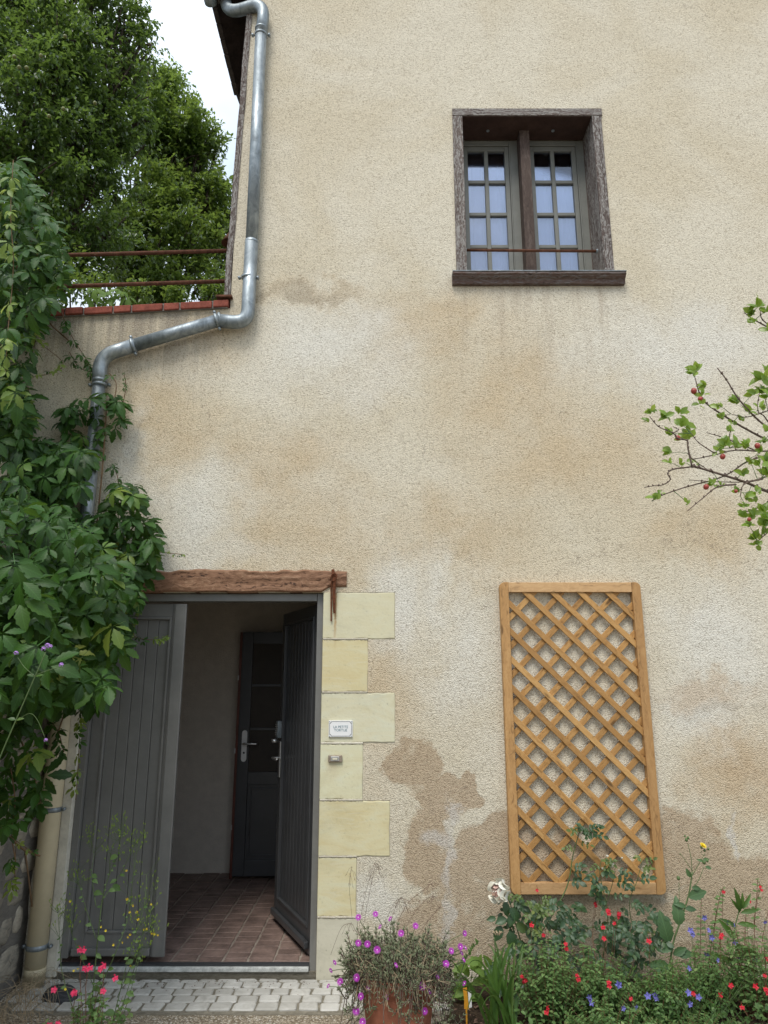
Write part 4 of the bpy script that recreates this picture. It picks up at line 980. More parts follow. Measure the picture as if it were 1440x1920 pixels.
# single shoots: (pixels along the shoot), depth, leaf size, young
shoots = [([(215, 985), (212, 950), (222, 905), (213, 872)], -.16, .07, 0), ([(255, 1025), (290, 1035), (330, 1038), (345, 1041)], -.08, .022, 1),
    ([(25, 300), (20, 400), (25, 500), (15, 620), (10, 700)], -.9, .075, 1), ([(60, 560), (66, 640), (50, 700), (62, 770)], -.2, .05, 1),
    ([(70, 640), (118, 680), (95, 700), (30, 712)], -.2, .04, 1), ([(110, 570), (125, 610), (140, 640), (165, 680), (170, 710)], -.06, .045, 0), ([(130, 660), (150, 690), (190, 700)], -.06, .05, 0),
    ([(205, 700), (218, 720), (215, 760), (232, 790)], -.14, .065, 0), ([(232, 700), (236, 725), (230, 760)], -.06, .03, 0),
    ([(150, 1270), (155, 1330), (150, 1380), (146, 1440), (142, 1500)], -.5, .045, 1), ([(170, 1250), (185, 1290), (192, 1330)], -.5, .06, 0), ([(258, 1100), (262, 1140), (250, 1190), (290, 1200), (318, 1196)], -.10, .035, 1),
    ([(10, 1380), (40, 1440), (60, 1490), (80, 1515)], -.8, .06, 0), ([(0, 1555), (35, 1580), (70, 1604)], -.9, .03, 1), ([(95, 1350), (110, 1375), (120, 1410)], -.45, .055, 0), ([(30, 1580), (28, 1640), (32, 1680)], -.75, .045, 1),
    ([(20, 1440), (28, 1500), (22, 1560), (30, 1620)], -.85, .06, 0), ([(0, 640), (30, 750), (65, 785)], -.5, .06, 1), ([(150, 1235), (150, 1260), (160, 1290)], -.7, .04, 1)]
stm = MB()
for pts, Y, sz, yo in shoots:
    pp = smooth_path([at(px, py, Y + random.uniform(-.01, .01)) for px, py in pts], 5); stm.tube(pp, .0022 if yo else .003, 5)
    for i in range(1, len(pp)):
        if random.random() < .62: items.append((pp[i] + rv(.012) + Vector((0, -.02, 0)), leaf_pose(), sz * random.uniform(.65, 1.15), bool(yo) and random.random() < .7))
# woody stems inside the mats
for pts, Y in (([(60, 1700), (40, 1500), (60, 1350), (120, 1200), (170, 1050), (190, 900), (200, 760)], -.14), ([(100, 1400), (150, 1250), (200, 1100), (240, 1000)], -.14), ([(60, 1340), (110, 1240), (140, 1180), (250, 1080)], -.3), ([(-20, 560), (60, 450), (30, 320)], -.3), ([(130, 640), (90, 600), (110, 575)], -.05), ([(40, 1390), (60, 1440), (78, 1520)], -.7), ([(0, 1550), (40, 1590), (75, 1605)], -.8)):
    stm.tube(smooth_path([at(px, py, Y) for px, py in pts], 6), .005, 6)
stm.build('stem', 'vine_stem', cp, smooth=True)['kind'] = 'stuff'
# the rest of the mat, on along the garden wall and over the terrace wall to the left
for _ in range(520):
    y = -3.5 * random.random() ** 1.1; z = random.uniform(1.55, 2.6) if random.random() < .7 or y > -1.1 else random.uniform(.3, 1.6)
    items.append((Vector((-2.03 + random.uniform(.01, .22) * (1 if z < 2.4 else 1.2), y, z)), frame(Vector((random.uniform(.15, .7), random.gauss(0, .7), -random.uniform(.3, 1))), Vector((1, random.gauss(-.3, .3), random.uniform(.2, 1)))), random.uniform(.06, .11), False))
for _ in range(380):
    items.append((Vector((random.uniform(-4.2, -2.45), random.uniform(-.35, -.03), random.uniform(2.3, 4.75))), leaf_pose(), random.uniform(.06, .11), random.random() < .05))
items.sort(key=lambda t: (t[0] - CAM).length / t[2] + (99 if t[0].x < -.56 * ((t[0].y - CAM.y) * .972 + (t[0].z - CAM.z) * .235) else 0))
yk = {False: 'creeper_leaf', True: 'creeper_young'}
for i, (loc, m3, sc, yg) in enumerate(items[:290]):
    k = random.randrange(len(PALM)); put_leaf('leaf', ('leaf', k, yg), PALM[k], yk[yg], loc, m3, sc, cp)
for yg in (False, True):
    rest = [(random.randrange(len(PALM)), loc, m3, sc) for (loc, m3, sc, y_) in items[290:] if y_ == yg]
    if rest: merged('foliage', PALM, rest, yk[yg], cp, smooth=True)
# ---- trees on the terrace
def tree(name, label, group, base, blobs, nspray, leafsz, mat, trunk_r, fruits=0, fine=False):
    t = thing(name, label, 'tree', base, group); b = Vector(base)
    wood = MB(); cens = [Vector(c) for c, r in blobs]; mid_ = sum(cens, Vector()) / len(cens)
    fork = b + (mid_ - b) * .35; trunk_pts = smooth_path([b - Vector((0, 0, .1)), b + (fork - b) * .5 + rv(.08), fork], 5)
    wood.tube(trunk_pts, [trunk_r * (1 - .45 * i / (len(trunk_pts) - 1)) for i in range(len(trunk_pts))], 10)
    for c, r in blobs:
        c = Vector(c); p = smooth_path([fork, fork + (c - fork) * .5 + rv(.2), c], 6); n = len(p); wood.tube(p, [trunk_r * .42 * (1 - .75 * i / (n - 1)) for i in range(n)], 6)
        for _ in range(int(7 + r * 6)):
            d = rv().normalized(); e_ = c + d * r * random.uniform(.5, .98); s_ = p[random.randrange(n // 2, n)]
            q = smooth_path([s_, s_ + (e_ - s_) * .5 + rv(.1), e_], 4); wood.tube(q, [trunk_r * .12 * (1 - .8 * i / (len(q) - 1)) + .002 for i in range(len(q))], 5)
    wood.build('trunk', 'bark', t, smooth=True)
    it = []; tot = sum(r ** 2.2 for c, r in blobs); fr = []
    for c, r in blobs:
        c = Vector(c); n = int(nspray * r ** 2.2 / tot)
        subs = [(c + rv().normalized() * r * random.uniform(.3, .95), r * random.uniform(.16, .34)) for _ in range(int(14 + 10 * r))]
        for _ in range(n):
            if random.random() < .8: sc_, sr = random.choice(subs); o = sc_ + rv().normalized() * sr * random.random() ** .5
            else: o = c + rv().normalized() * r * random.random() ** .4
            d = ((o - c).normalized() * .5 + rv(1.) + Vector((0, 0, -.15))).normalized(); L_ = random.uniform(.10, .24)
            k = random.randint(5, 9)
            for j in range(k):
                f = j / k; p = o + d * L_ * f; tip = (d * .6 + rv(1.) + Vector((0, 0, -.25))).normalized(); nr = Vector((random.gauss(0, .5), random.gauss(-.2, .5), 1))
                it.append((random.randrange(3), p, frame(tip, nr), leafsz * random.uniform(.6, 1.2)))
    merged('crown', TREELEAF, it, mat, t, kind=None)
    return t
def blob_at(px, py, Y, rpx): # blob radius given by its size in the photograph
    c = at(px, py, Y); zc = (c.y - CAM.y) * math.cos(PITCH) + (c.z - CAM.z) * math.sin(PITCH); return (tuple(c), rpx / F_PX * zc)
b1 = [blob_at(60, 60, 1.6, 120), blob_at(170, 20, 1.9, 75), blob_at(40, 220, 1.3, 130), blob_at(150, 200, 1.8, 110), blob_at(215, 105, 2.2, 62), blob_at(70, 370, 1.4, 110), blob_at(175, 330, 1.9, 90), blob_at(-60, 120, 1.2, 120), blob_at(110, 470, 1.5, 75), blob_at(-40, 400, 1.3, 110), blob_at(262, 88, 2.0, 34), blob_at(250, 40, 2.0, 40), blob_at(225, 170, 2.1, 60), blob_at(240, 240, 2.1, 55), blob_at(120, 90, 1.5, 100), blob_at(200, 440, 1.7, 60), blob_at(-20, -40, 1.5, 120), blob_at(150, -60, 1.8, 90)]
plum = tree('plum_tree', 'large leafy plum tree rising behind the terrace at far left', None, (-4.2, 2.4, 3.95), b1, 9500, .060, 'tree_leaf', .16)
pf = None
for px, py in ((77, 268 / 2.57), (27, 106), (50, 127), (122, 68), (178, 193), (119, 204), (36, 126), (110, 477), (92, 560 / 2.57)):
    p = at(px, py, .35)
    if pf is None: pf = MB().lathe([(.0, .016), (.009, .014), (.016, .006), (.017, -.003), (.011, -.014), (.0, -.018)], (0, 0, 0), 10).build('plum', 'fruit_plum', plum, smooth=True); pf.location = p - plum.location
    else: copy_into(pf, plum, p, (random.random(), 0, 0))
b2 = [blob_at(300, 160, 4.2, 50), blob_at(385, 270, 4.3, 42), blob_at(430, 425, 4.5, 34), blob_at(400, 370, 4.3, 45), blob_at(330, 245, 4.2, 72), blob_at(370, 330, 4.4, 52), blob_at(290, 380, 4.0, 85), blob_at(400, 440, 4.2, 42), blob_at(340, 470, 3.8, 72), blob_at(265, 260, 4.0, 55), blob_at(250, 500, 3.6, 60), blob_at(345, 300, 4.4, 60), blob_at(285, 180, 4.2, 42), blob_at(335, 196, 4.2, 36), blob_at(395, 525, 3.6, 40), blob_at(440, 500, 4.6, 50), blob_at(200, 430, 3.8, 70), blob_at(300, 540, 3.4, 60)]
tree('walnut_tree', 'lighter green tree farther back between the plum tree and the house corner', None, (-3.6, 4.6, 3.95), b2, 7600, .072, 'tree_leaf_far', .14)
b3 = [blob_at(180, 545, 1.3, 42), blob_at(260, 550, 1.5, 30), blob_at(330, 556, 1.6, 24), blob_at(400, 545, 1.6, 26), blob_at(120, 530, 1.1, 40), blob_at(60, 520, 1.2, 60), blob_at(130, 500, 1.4, 50), blob_at(20, 480, 1.3, 70), blob_at(90, 560, 1.0, 45), blob_at(200, 515, 1.8, 45)]
sh = thing('shrub', 'low leafy shrub just behind the red brick coping', 'shrub', (-2.6, 1.4, 3.95))
it = []
for c, r in b3:
    for _ in range(330): o = Vector(c) + rv().normalized() * r * random.random() ** .5; it.append((random.randrange(3), o, frame(rv().normalized() + Vector((0, 0, -.2)), Vector((random.gauss(0, .5), -.3, 1))), .055 * random.uniform(.6, 1.3)))
merged('leaves', TREELEAF, it, 'tree_leaf_far', sh)
m = MB()
for c, r in b3: m.tube(smooth_path([(-2.6, 1.4, 3.93), ((c[0] - 2.6) / 2, (c[1] + 1.4) / 2, 4.1), c], 4), .008, 5)
m.build('stem', 'bark', sh, smooth=True)['kind'] = 'stuff'
it = []
for px, py in ((195, 548), (210, 552), (228, 545), (180, 540), (240, 555), (165, 552), (203, 560)): it.append((random.randrange(7), at(px, py, .32), leaf_pose(), .11))
merged('broad_leaves', PALM, it, 'lime_leaf', sh, smooth=True)

# ---- fruiting thorny branches reaching in from the right
qt = thing('quince_bush', 'thorny bush reaching in from the right with small red fruits', 'bush', (1.95, -2.25, GZ))
QY = -2.2; brp = []
br = [([(1620, 990), (1500, 940), (1440, 922), (1400, 905), (1360, 892), (1310, 877), (1298, 875)], .0062, 0), ([(1298, 875), (1262, 880), (1252, 888), (1257, 899), (1243, 909), (1225, 911), (1208, 914)], .0028, .02),
 ([(1298, 877), (1290, 840), (1288, 826), (1270, 822), (1262, 812), (1235, 800), (1218, 781)], .003, -.05), ([(1440, 826), (1400, 805), (1360, 781), (1325, 757), (1312, 738), (1303, 708)], .0042, .06), ([(1460, 815), (1422, 788), (1385, 748), (1362, 712), (1345, 690)], .004, -.05),
 ([(1500, 842), (1430, 846), (1380, 844), (1340, 853), (1296, 862)], .0034, .10), ([(1520, 835), (1440, 853), (1400, 866), (1370, 886), (1340, 899), (1290, 912), (1240, 929), (1222, 940)], .0036, .08), ([(1380, 908), (1345, 913), (1320, 932), (1289, 958)], .0030, -.08),
 ([(1480, 640), (1440, 614), (1415, 600), (1395, 586)], .0034, 0), ([(1480, 930), (1440, 942), (1412, 956), (1385, 962)], .003, .05), ([(1490, 960), (1440, 998), (1420, 1016)], .003, .0), ([(1500, 900), (1440, 790), (1421, 770), (1425, 728)], .003, .08),
 ([(1440, 770), (1400, 782), (1370, 776)], .0022, .0), ([(1430, 898), (1395, 908), (1388, 930)], .003, -.03), ([(1368, 840), (1368, 815), (1372, 805)], .002, .0), ([(1340, 850), (1310, 830), (1296, 812)], .0022, .0), ([(1290, 850), (1300, 862), (1340, 890)], .0022, .0), ([(1425, 848), (1360, 822), (1325, 811)], .0026, .12), ([(1450, 890), (1400, 903), (1340, 903), (1292, 900)], .0024, .1), ([(1262, 812), (1272, 806), (1262, 800)], .002, -.03), ([(1460, 620), (1430, 600), (1425, 580)], .003, .0)]
m = MB()
for pts, r, dy in br:
    pp = smooth_path([at(px, py, QY + dy + (px - 1340) * .0006) for px, py in pts], 4); n = len(pp); brp += pp
    m.tube(pp, [r * (1 - .55 * i / (n - 1)) for i in range(n)], 6)
    for i in range(2, n - 1, 2): m.tube([pp[i] - Vector((.0, 0, r * .3)), pp[i] + Vector((random.uniform(-.004, .004), 0, r * 1.2 + .002))], [r * 1.2, r * .5], 5)
base = Vector((1.95, -2.25, GZ)); limb = []
for tgt in ((1620, 990), (1500, 842), (1480, 640), (1480, 930), (1490, 960), (1500, 900), (1520, 835), (1500, 950)):
    e_ = at(tgt[0], tgt[1], QY + (tgt[0] - 1340) * .0006); lp_ = smooth_path([base + Vector((random.uniform(-.05, .05), 0, 0)), base + Vector((.02, 0, 1.1)) + rv(.05), (base + e_) / 2 + Vector((.25, 0, .55)), e_], 6); limb += [p_ for p_ in lp_[8:] if p_.x > 1.45]; m.tube(lp_, [.02 - .015 * i / 18 for i in range(19)], 7)
m.build('branch', 'twig', qt, smooth=True)
tw, offq = MB(), []
clusters = [(1302, 694, 5, 1), (1298, 700, 3, 1), (1322, 723, 2, .9), (1318, 740, 2, .9), (1313, 758, 2, .8), (1350, 762, 3, .9), (1380, 755, 5, 1), (1353, 785, 2, 1), (1403, 775, 2, 1), (1393, 787, 2, .8), (1222, 772, 4, .8), (1215, 788, 2, .7), (1250, 782, 4, 1.1), (1272, 775, 3, 1.2), (1280, 798, 3, 1.3), (1296, 817, 2, 1), (1255, 815, 4, .9), (1282, 818, 2, 1),
 (1256, 850, 2, 1.1), (1255, 868, 2, .6), (1283, 868, 2, .7), (1358, 835, 4, 1.2), (1380, 837, 3, 1.2), (1347, 845, 3, .9), (1398, 838, 3, 1), (1370, 808, 3, .8), (1415, 738, 2, 1), (1428, 712, 5, 1.4), (1432, 735, 4, 1.2), (1425, 765, 2, .9), (1438, 745, 3, 1), (1438, 700, 4, 1.2), (1405, 590, 4, 1.1), (1420, 577, 4, 1.3), (1436, 585, 3, 1.1), (1412, 603, 3, .8),
 (1230, 935, 3, .9), (1237, 928, 2, .6), (1290, 945, 1, .6), (1335, 910, 4, .8), (1352, 913, 3, .8), (1392, 890, 2, 1), (1408, 868, 2, 1), (1425, 875, 3, 1.1), (1437, 870, 3, 1.2), (1425, 850, 3, 1), (1400, 935, 4, .9), (1420, 925, 4, 1), (1398, 950, 3, .9), (1395, 968, 4, .9), (1415, 965, 3, .9), (1432, 960, 4, 1.1), (1432, 985, 4, 1.1), (1417, 1010, 5, .9), (1418, 1022, 3, .8), (1430, 1000, 2, .9), (1383, 920, 2, .7), (1439, 890, 3, 1.2), (1405, 985, 3, .8), (1430, 830, 2, 1), (1437, 810, 2, 1), (1440, 620, 2, 1), (1305, 870, 2, .5), (1375, 795, 2, .6), (1440, 975, 3, 1)]
for (px, py, n, s_) in clusters:
    c = at(px, py, QY + random.uniform(-.02, .05)); nb = min(brp, key=lambda q: (q - c).length); n = int(n * 2.2 + 1)
    if (nb - c).length < .09: tw.tube([nb, nb.lerp(c, .6) + Vector((0, 0, .003)), c], [.0014, .001, .0007], 4)
    for _ in range(n):
        a = random.gauss(math.pi / 2 + (.3 if px < 1340 else 0), 1.0); tip = Vector((math.cos(a), random.uniform(-.6, .5), math.sin(a))); k = random.randrange(3)
        put_leaf('leaf', ('leaf', 'q', k), LEAF_W[k], 'branch_leaf', c + rv(.007), frame(tip, Vector((random.gauss(0, .5), -.8, random.uniform(-.3, .8)))), .031 * s_ * random.uniform(.6, 1.15), qt)
for b_ in brp:
    if b_.x > 1.45:
        for _ in range(5): k = random.randrange(3); offq.append((k, b_ + rv(.03), frame(rv().normalized() + Vector((0, 0, .4)), Vector((random.gauss(0, .5), -.8, .5))), .03 * random.uniform(.6, 1.2)))
for b_ in limb:
    for _ in range(12): k = random.randrange(3); o = b_ + rv(.07); tw.tube([b_, o], .0008, 3, cap=False); offq.append((k, o, frame((o - b_).normalized() + rv(.4), Vector((random.gauss(0, .5), -.5, .8))), .032 * random.uniform(.6, 1.2)))
merged('foliage', LEAF_W, offq, 'branch_leaf', qt, smooth=True)
tw.build('twig', 'green_stem', qt)['kind'] = 'stuff'
fr = None
for px, py, s_ in ((1301, 733, 1.2), (1313, 748, 1.), (1271, 821, 1.), (1420, 836, 1.1), (1355, 856, 1.1), (1324, 913, 1.1), (1380, 921, .7), (1405, 974, .8)):
    p = at(px, py, QY - .012)
    if fr is None: fr = MB().lathe([(.0, .0095), (.004, .0085), (.0078, .004), (.0085, -.001), (.006, -.007), (.0, -.009)], (0, 0, 0), 12).build('fruit', 'fruit_red', qt, smooth=True); fr.location = p - qt.location; fr.scale = (s_,) * 3
    else: copy_into(fr, qt, p, (random.uniform(-.5, .5), random.uniform(-.5, .5), 0), s_)

# ---- generic herbs
def bush(name, label, cat, base, n, height, spread, leafsz, mat, stem_mat, protos=LEAF, group=None, lean=(0, 0), pairs=13, r=.0016, start=.15, droopy=.25):
    t = thing(name, label, cat, base, group); b = Vector(base); st = MB(); it = []; tips = []
    for _ in range(n):
        a = random.uniform(0, 2 * math.pi); rr = spread * random.random() ** .6; h = height * random.uniform(.55, 1.05) * (1 - .25 * (rr / spread))
        root = b + Vector((math.cos(a) * rr * .3, math.sin(a) * rr * .3, 0)); top = b + Vector((math.cos(a) * rr + lean[0], math.sin(a) * rr * .7 + lean[1], h))
        top.y = min(top.y, -.035)
        pp = smooth_path([root, root + (top - root) * .5 + Vector((0, 0, .06 * h)) + rv(.02), top], 5); st.tube(pp, [r * (1 - .5 * i / (len(pp) - 1)) for i in range(len(pp))], 4, cap=False); tips.append(pp[-1])
        for j in range(pairs):
            f = start + (1 - start) * (j + random.random()) / pairs; q = f * (len(pp) - 1); i0 = min(int(q), len(pp) - 2); p = pp[i0].lerp(pp[i0 + 1], q - i0)
            d = (pp[i0 + 1] - pp[i0]).normalized(); s_ = d.cross(rv().normalized()).normalized()
            for sg_ in (-1, 1):
                tip = s_ * sg_ + d * .5 + Vector((0, 0, -droopy)); it.append((random.randrange(len(protos)), p, frame(tip, d + Vector((0, -.3, .6))), leafsz * random.uniform(.6, 1.15) * (1 - .35 * f)))
    st.build('stem', stem_mat, t, smooth=True)['kind'] = 'stuff'
    merged('foliage', protos, it, mat, t, smooth=True)
    return t, tips
def sage_flower_mesh():
    m = MB()
    m.tube([(0, 0, 0), (0, -.006, .003)], [.0016, .0028], 5)
    m.add([(0, -.006, .003), (-.004, -.010, .009), (0, -.014, .011), (.004, -.010, .009)], [(0, 1, 2, 3)])
    m.add([(0, -.006, .001), (-.009, -.011, -.004), (-.007, -.014, -.012), (0, -.014, -.008), (.007, -.014, -.012), (.009, -.011, -.004)], [(0, 1, 2, 3), (0, 3, 4, 5)])
    m.add([(0, -.005, .002), (-.010, -.009, .003), (-.010, -.012, -.003), (0, -.010, -.002)], [(0, 1, 2, 3)]); m.add([(0, -.005, .002), (.010, -.009, .003), (.010, -.012, -.003), (0, -.010, -.002)], [(0, 1, 2, 3)])
    return m
fm = {}
def flower_on(parent, key, mesher, mat, loc, sc=1., rot=None):
    if key not in fm:
        o = mesher().build('flower', mat, parent, loc=None); fm[key] = o.data
    else: o = bpy.data.objects.new('flower', fm[key]); C.objects.link(o); o.parent = parent
    w = Vector((0, 0, 0)); p = parent
    while p: w += p.location; p = p.parent
    o.location = Vector(loc) - w; o.rotation_euler = rot or (random.uniform(-.5, .5), random.uniform(-.6, .6), random.uniform(-.7, .7)); o.scale = (sc,) * 3; return o
# red sage bushes across the bed
sages = []
spec = [((.80, -.62, GZ), .44, .20, 'red flowering sage bush below the left end of the trellis'), ((1.06, -.50, GZ), .36, .21, 'red flowering sage bush below the middle of the trellis'), ((1.32, -.62, GZ), .27, .22, 'low red sage bush with violet flowers mixed in, below the right trellis corner'), ((1.62, -.42, GZ), .32, .20, 'red sage bush right of the sow thistle'), ((1.86, -.50, GZ), .46, .22, 'red flowering sage bush at the right edge of the bed'), ((1.02, -.85, GZ), .24, .22, 'low bright green sage in the front of the bed'), ((1.40, -.90, GZ), .18, .24, 'short sage in the very front of the bed at right')]
for b_, h, s_, lb in spec:
    t, tips = bush('red_sage', lb, 'sage', b_, 60, h, s_, .031, 'sage_leaf', 'red_stem', LEAF_W, 'red flowering sages in the bed'); sages.append((t, b_))
def near(p, lst): return min(lst, key=lambda s: (Vector(s[1]) - p).length)[0]
red = [(1116, 1692), (1156, 1712), (1118, 1697), (1032, 1736), (995, 1733), (1018, 1750), (1059, 1762), (1059, 1768), (1035, 1808), (1033, 1822), (1097, 1803), (1082, 1827), (1131, 1737), (1152, 1730), (1158, 1710), (1134, 1758), (1218, 1763), (1196, 1774), (1272, 1780), (1284, 1835), (1142, 1840), (986, 1836), (979, 1829), (1024, 1888), (1121, 1901), (1124, 1915), (1368, 1845), (1348, 1864), (1416, 1848), (1436, 1853), (1434, 1828), (1435, 1796), (1391, 1887), (1351, 1752), (1321, 1918), (915, 1917), (1140, 1660 + 45), (1008, 1668), (1356, 1670), (1424, 1662), (1425, 1668), (1404, 1689), (1350, 1757), (1300, 1860), (1180, 1870), (1075, 1868), (1208, 1900)]
st = {}
for px, py in red:
    if py > 1700 and random.random() < .22: continue
    Y = -.20 if py < 1700 else -.45 - (py - 1700) * .0013 - random.uniform(0, .06); p = at(px, py, Y); t = near(p, sages)
    flower_on(t, 'sage', sage_flower_mesh, 'petal_red', p, random.uniform(.8, 1.15) * (1.15 if py > 1690 else .9), (random.uniform(-.3, .3), random.uniform(-.8, .8), random.uniform(-.6, .6)))
    if random.random() < .3 and py > 1700: flower_on(t, 'sage', sage_flower_mesh, 'petal_red', p + Vector((random.uniform(-.008, .008), -.004, -.015)), 1.1)
    b_ = t.location; st.setdefault(t.name, (t, MB()))[1].tube(smooth_path([Vector((b_.x + (p.x - b_.x) * .5, b_.y + .03, GZ + .1)), Vector((b_.x + (p.x - b_.x) * .8, p.y + .03, (p.z + GZ) / 2 + .02)), p + Vector((0, .002, 0)), p + Vector((random.uniform(-.004, .004), 0, .02))], 4), .0011, 4)
for t, m in st.values(): m.build('flower_stalk', 'red_stem', t, smooth=True)['kind'] = 'stuff'
# violet-blue flowers on fine stems
bt, tips = bush('blue_flower', 'fine stemmed plant with violet blue flowers scattered through the right part of the bed', 'flower', (1.50, -.55, GZ), 70, .33, .42, .024, 'blade_leaf', 'green_stem', LEAF, pairs=9)
def blue_flower_mesh():
    m = MB()
    for k in range(5):
        a = 2 * math.pi * k / 5; c, s = math.cos(a), math.sin(a); w = .0045
        m.add([(0, 0, 0), (c * .007 - s * w, -.005, s * .007 + c * w), (c * .013, -.003, s * .013), (c * .007 + s * w, -.005, s * .007 - c * w)], [(0, 1, 2, 3)])
    m.tube([(0, .006, 0), (0, 0, 0)], [.001, .0022], 5); return m
stb = MB()
for px, py in ((1160, 1847), (1192, 1888), (1228, 1868), (1290, 1862), (1310, 1870), (1293, 1882), (1292, 1816), (1385, 1795), (1416, 1799), (1326, 1788), (1335, 1758), (1328, 1745), (1374, 1734), (1378, 1769), (1364, 1730), (1320, 1720), (1434, 1728), (1104, 1868), (1108, 1880), (1160, 1846), (1230, 1870), (1215, 1868), (1295, 1745), (1298, 1752), (1345, 1800), (1145, 1912), (1168, 1890)):
    Y = -.32 if py < 1800 else -.55 - (py - 1800) * .002; p = at(px, py, Y); flower_on(bt, 'blue', blue_flower_mesh, 'petal_blue', p, random.uniform(1., 1.45), (random.uniform(-.6, .6), random.uniform(-.6, .6), random.uniform(-.6, .6)))
    stb.tube(smooth_path([(p.x + random.uniform(-.04, .04), p.y + .03, GZ + .02), (p.x + .01, p.y + .02, (p.z + GZ) / 2), p + Vector((0, .003, 0))], 4), .0009, 4)
stb.build('flower_stalk', 'green_stem', bt)['kind'] = 'stuff'
# rose bush in front of the trellis
def petal_grid(l, w, cup, curl):
    vs = []; n = 4
    for i in range(n + 1):
        t = i / n; hw = w * .5 * (math.sin(math.pi * min(1, t * .62 + .06)) ** .7)
        for j in range(5):
            s = (j - 2) / 2; x = hw * s; z = l * t; y = -cup * (s * s) * w * .35 - cup * l * .35 * math.sin(t * math.pi * .9) + curl * l * max(0, t - .65) ** 2 * 3; vs.append((x, -y, z - .08 * l * s * s * t))
    return vs, [(i * 5 + j, i * 5 + j + 1, (i + 1) * 5 + j + 1, (i + 1) * 5 + j) for i in range(n) for j in range(4)]
def rose_bloom(parent, loc, size, tilt, pinkside=True):
    for ring_, (n, rad, op, l) in enumerate(((5, .10, -.25, .55), (6, .18, -.05, .62), (7, .27, .18, .72), (7, .36, .5, .85), (6, .42, .95, .95))):
        for k in range(n):
            a = 2 * math.pi * k / n + ring_ * .6 + random.uniform(-.15, .15); vs, fs = petal_grid(l * random.uniform(.9, 1.1), .78, .6, .5)
            mm = Matrix.Rotation(a, 4, 'Z') @ Matrix.Translation((0, rad * .35, 0)) @ Matrix.Rotation(-op, 4, 'X')
            full = tilt @ mm; pts = [Vector(loc) + (full @ Vector(v)) * size for v in vs]
            pink = pinkside and ring_ < 3; MB().add(pts, fs).build('petal', 'petal_blush' if pink and random.random() < .75 else 'petal_rose', parent, smooth=True)
rb = thing('rose_bush', 'rose bush with one large creamy pink rose at the lower left of the trellis', 'rose bush', (.85, -.22, GZ))
canes = [([(975, 1800), (1020, 1740), (1062, 1665), (1075, 1600), (1090, 1548)], -.16, .0045), ([(1090, 1548), (1105, 1560), (1112, 1562)], -.16, .002), ([(1130, 1800), (1140, 1720), (1125, 1640), (1128, 1610)], -.2, .003), ([(1135, 1700), (1150, 1650), (1155, 1612)], -.2, .0022), ([(1200, 1790), (1180, 1700), (1195, 1650), (1205, 1600 + 10)], -.16, .0025), ([(1000, 1850), (975, 1760), (958, 1700), (962, 1682), (945, 1672)], -.25, .004), ([(1000, 1820), (1100, 1740), (1200, 1760), (1245, 1750)], -.14, .004), ([(1020, 1860), (1000, 1800), (1010, 1700), (1010, 1690)], -.2, .003), ([(1150, 1880), (1180, 1800), (1230, 1770)], -.15, .003), ([(960, 1900), (945, 1860), (942, 1790), (942, 1775)], -.35, .002)]
m = MB(); it = []; ity = []
def compound(p, d, L_, lst, sc):
    """rose leaf: a stalk with five or seven leaflets"""
    d = d.normalized(); s_ = d.cross(Vector((0, -.7, .6))).normalized(); m.tube([p, p + d * L_], .0008, 4, cap=False)
    nrm = Vector((random.gauss(0, .3), -.8, random.uniform(.3, 1.)))
    for f in (.4, .75):
        for q in (-1, 1): lst.append((random.randrange(3), p + d * L_ * f, frame(s_ * q + d * .5 + rv(.15), nrm + rv(.3)), sc * random.uniform(.8, 1.05)))
    lst.append((random.randrange(3), p + d * L_, frame(d + rv(.2), nrm + rv(.3)), sc * 1.15))
for pts, Y, r in canes:
    pp = smooth_path([at(px, py, Y) for px, py in pts], 5); n = len(pp); m.tube(pp, [r * (1 - .5 * i / (n - 1)) for i in range(n)], 6)
    for i in range(1, n):
        if random.random() < .75:
            young = at(0, 0).z < 0; d = Vector((random.choice((-1, 1)) * random.uniform(.5, 1), -random.uniform(.2, .8), random.uniform(-.5, .4)))
            compound(pp[i], d, random.uniform(.05, .08), it if i < n * .75 else ity, random.uniform(.028, .040) if i < n * .7 else .024)
for _ in range(75):
    px, py = random.uniform(985, 1235), random.uniform(1690, 1800); p = at(px, py, -.10 - random.random() * .22)
    compound(p, Vector((random.uniform(-1, 1), -.5, random.uniform(-.7, .3))), .07, it, random.uniform(.03, .044))
for _ in range(12):
    p = at(random.uniform(985, 1030), random.uniform(1690, 1740), -.3); compound(p, Vector((random.uniform(-1, 1), -.5, random.uniform(-.7, .3))), .06, ity, .026)
m.build('stem', 'green_stem', rb, smooth=True)['kind'] = 'stuff'
merged('foliage', LEAF_W, it, 'rose_leaf', rb, smooth=True); merged('young_foliage', LEAF_W, ity, 'rose_leaf_young', rb, smooth=True)
for px, py, s_, tx, tz in ((945, 1690, .075, .3, -1), (955, 1702, .08, .6, -.7), (962, 1712, .07, -.4, -1), (975, 1700, .06, 1, -.6), (940, 1735, .085, -.5, -.9), (955, 1745, .09, .2, -1), (968, 1730, .08, .8, -.6), (950, 1722, .07, -1, -.3), (985, 1745, .07, .7, -.5), (970, 1762, .07, .5, -1), (958, 1775, .06, -.3, -1), (930, 1722, .05, -1, 0)):
    k = random.randrange(3); put_leaf('leaf', ('leaf', 'rose', k), LEAF_W[k], 'rose_leaf', at(px, py, -.30), frame(Vector((tx, -.3, tz)), Vector((random.gauss(0, .3), -1, .5))), s_, rb)
rbloom = bpy.data.objects.new('bloom', None); C.objects.link(rbloom); rbloom.parent = rb
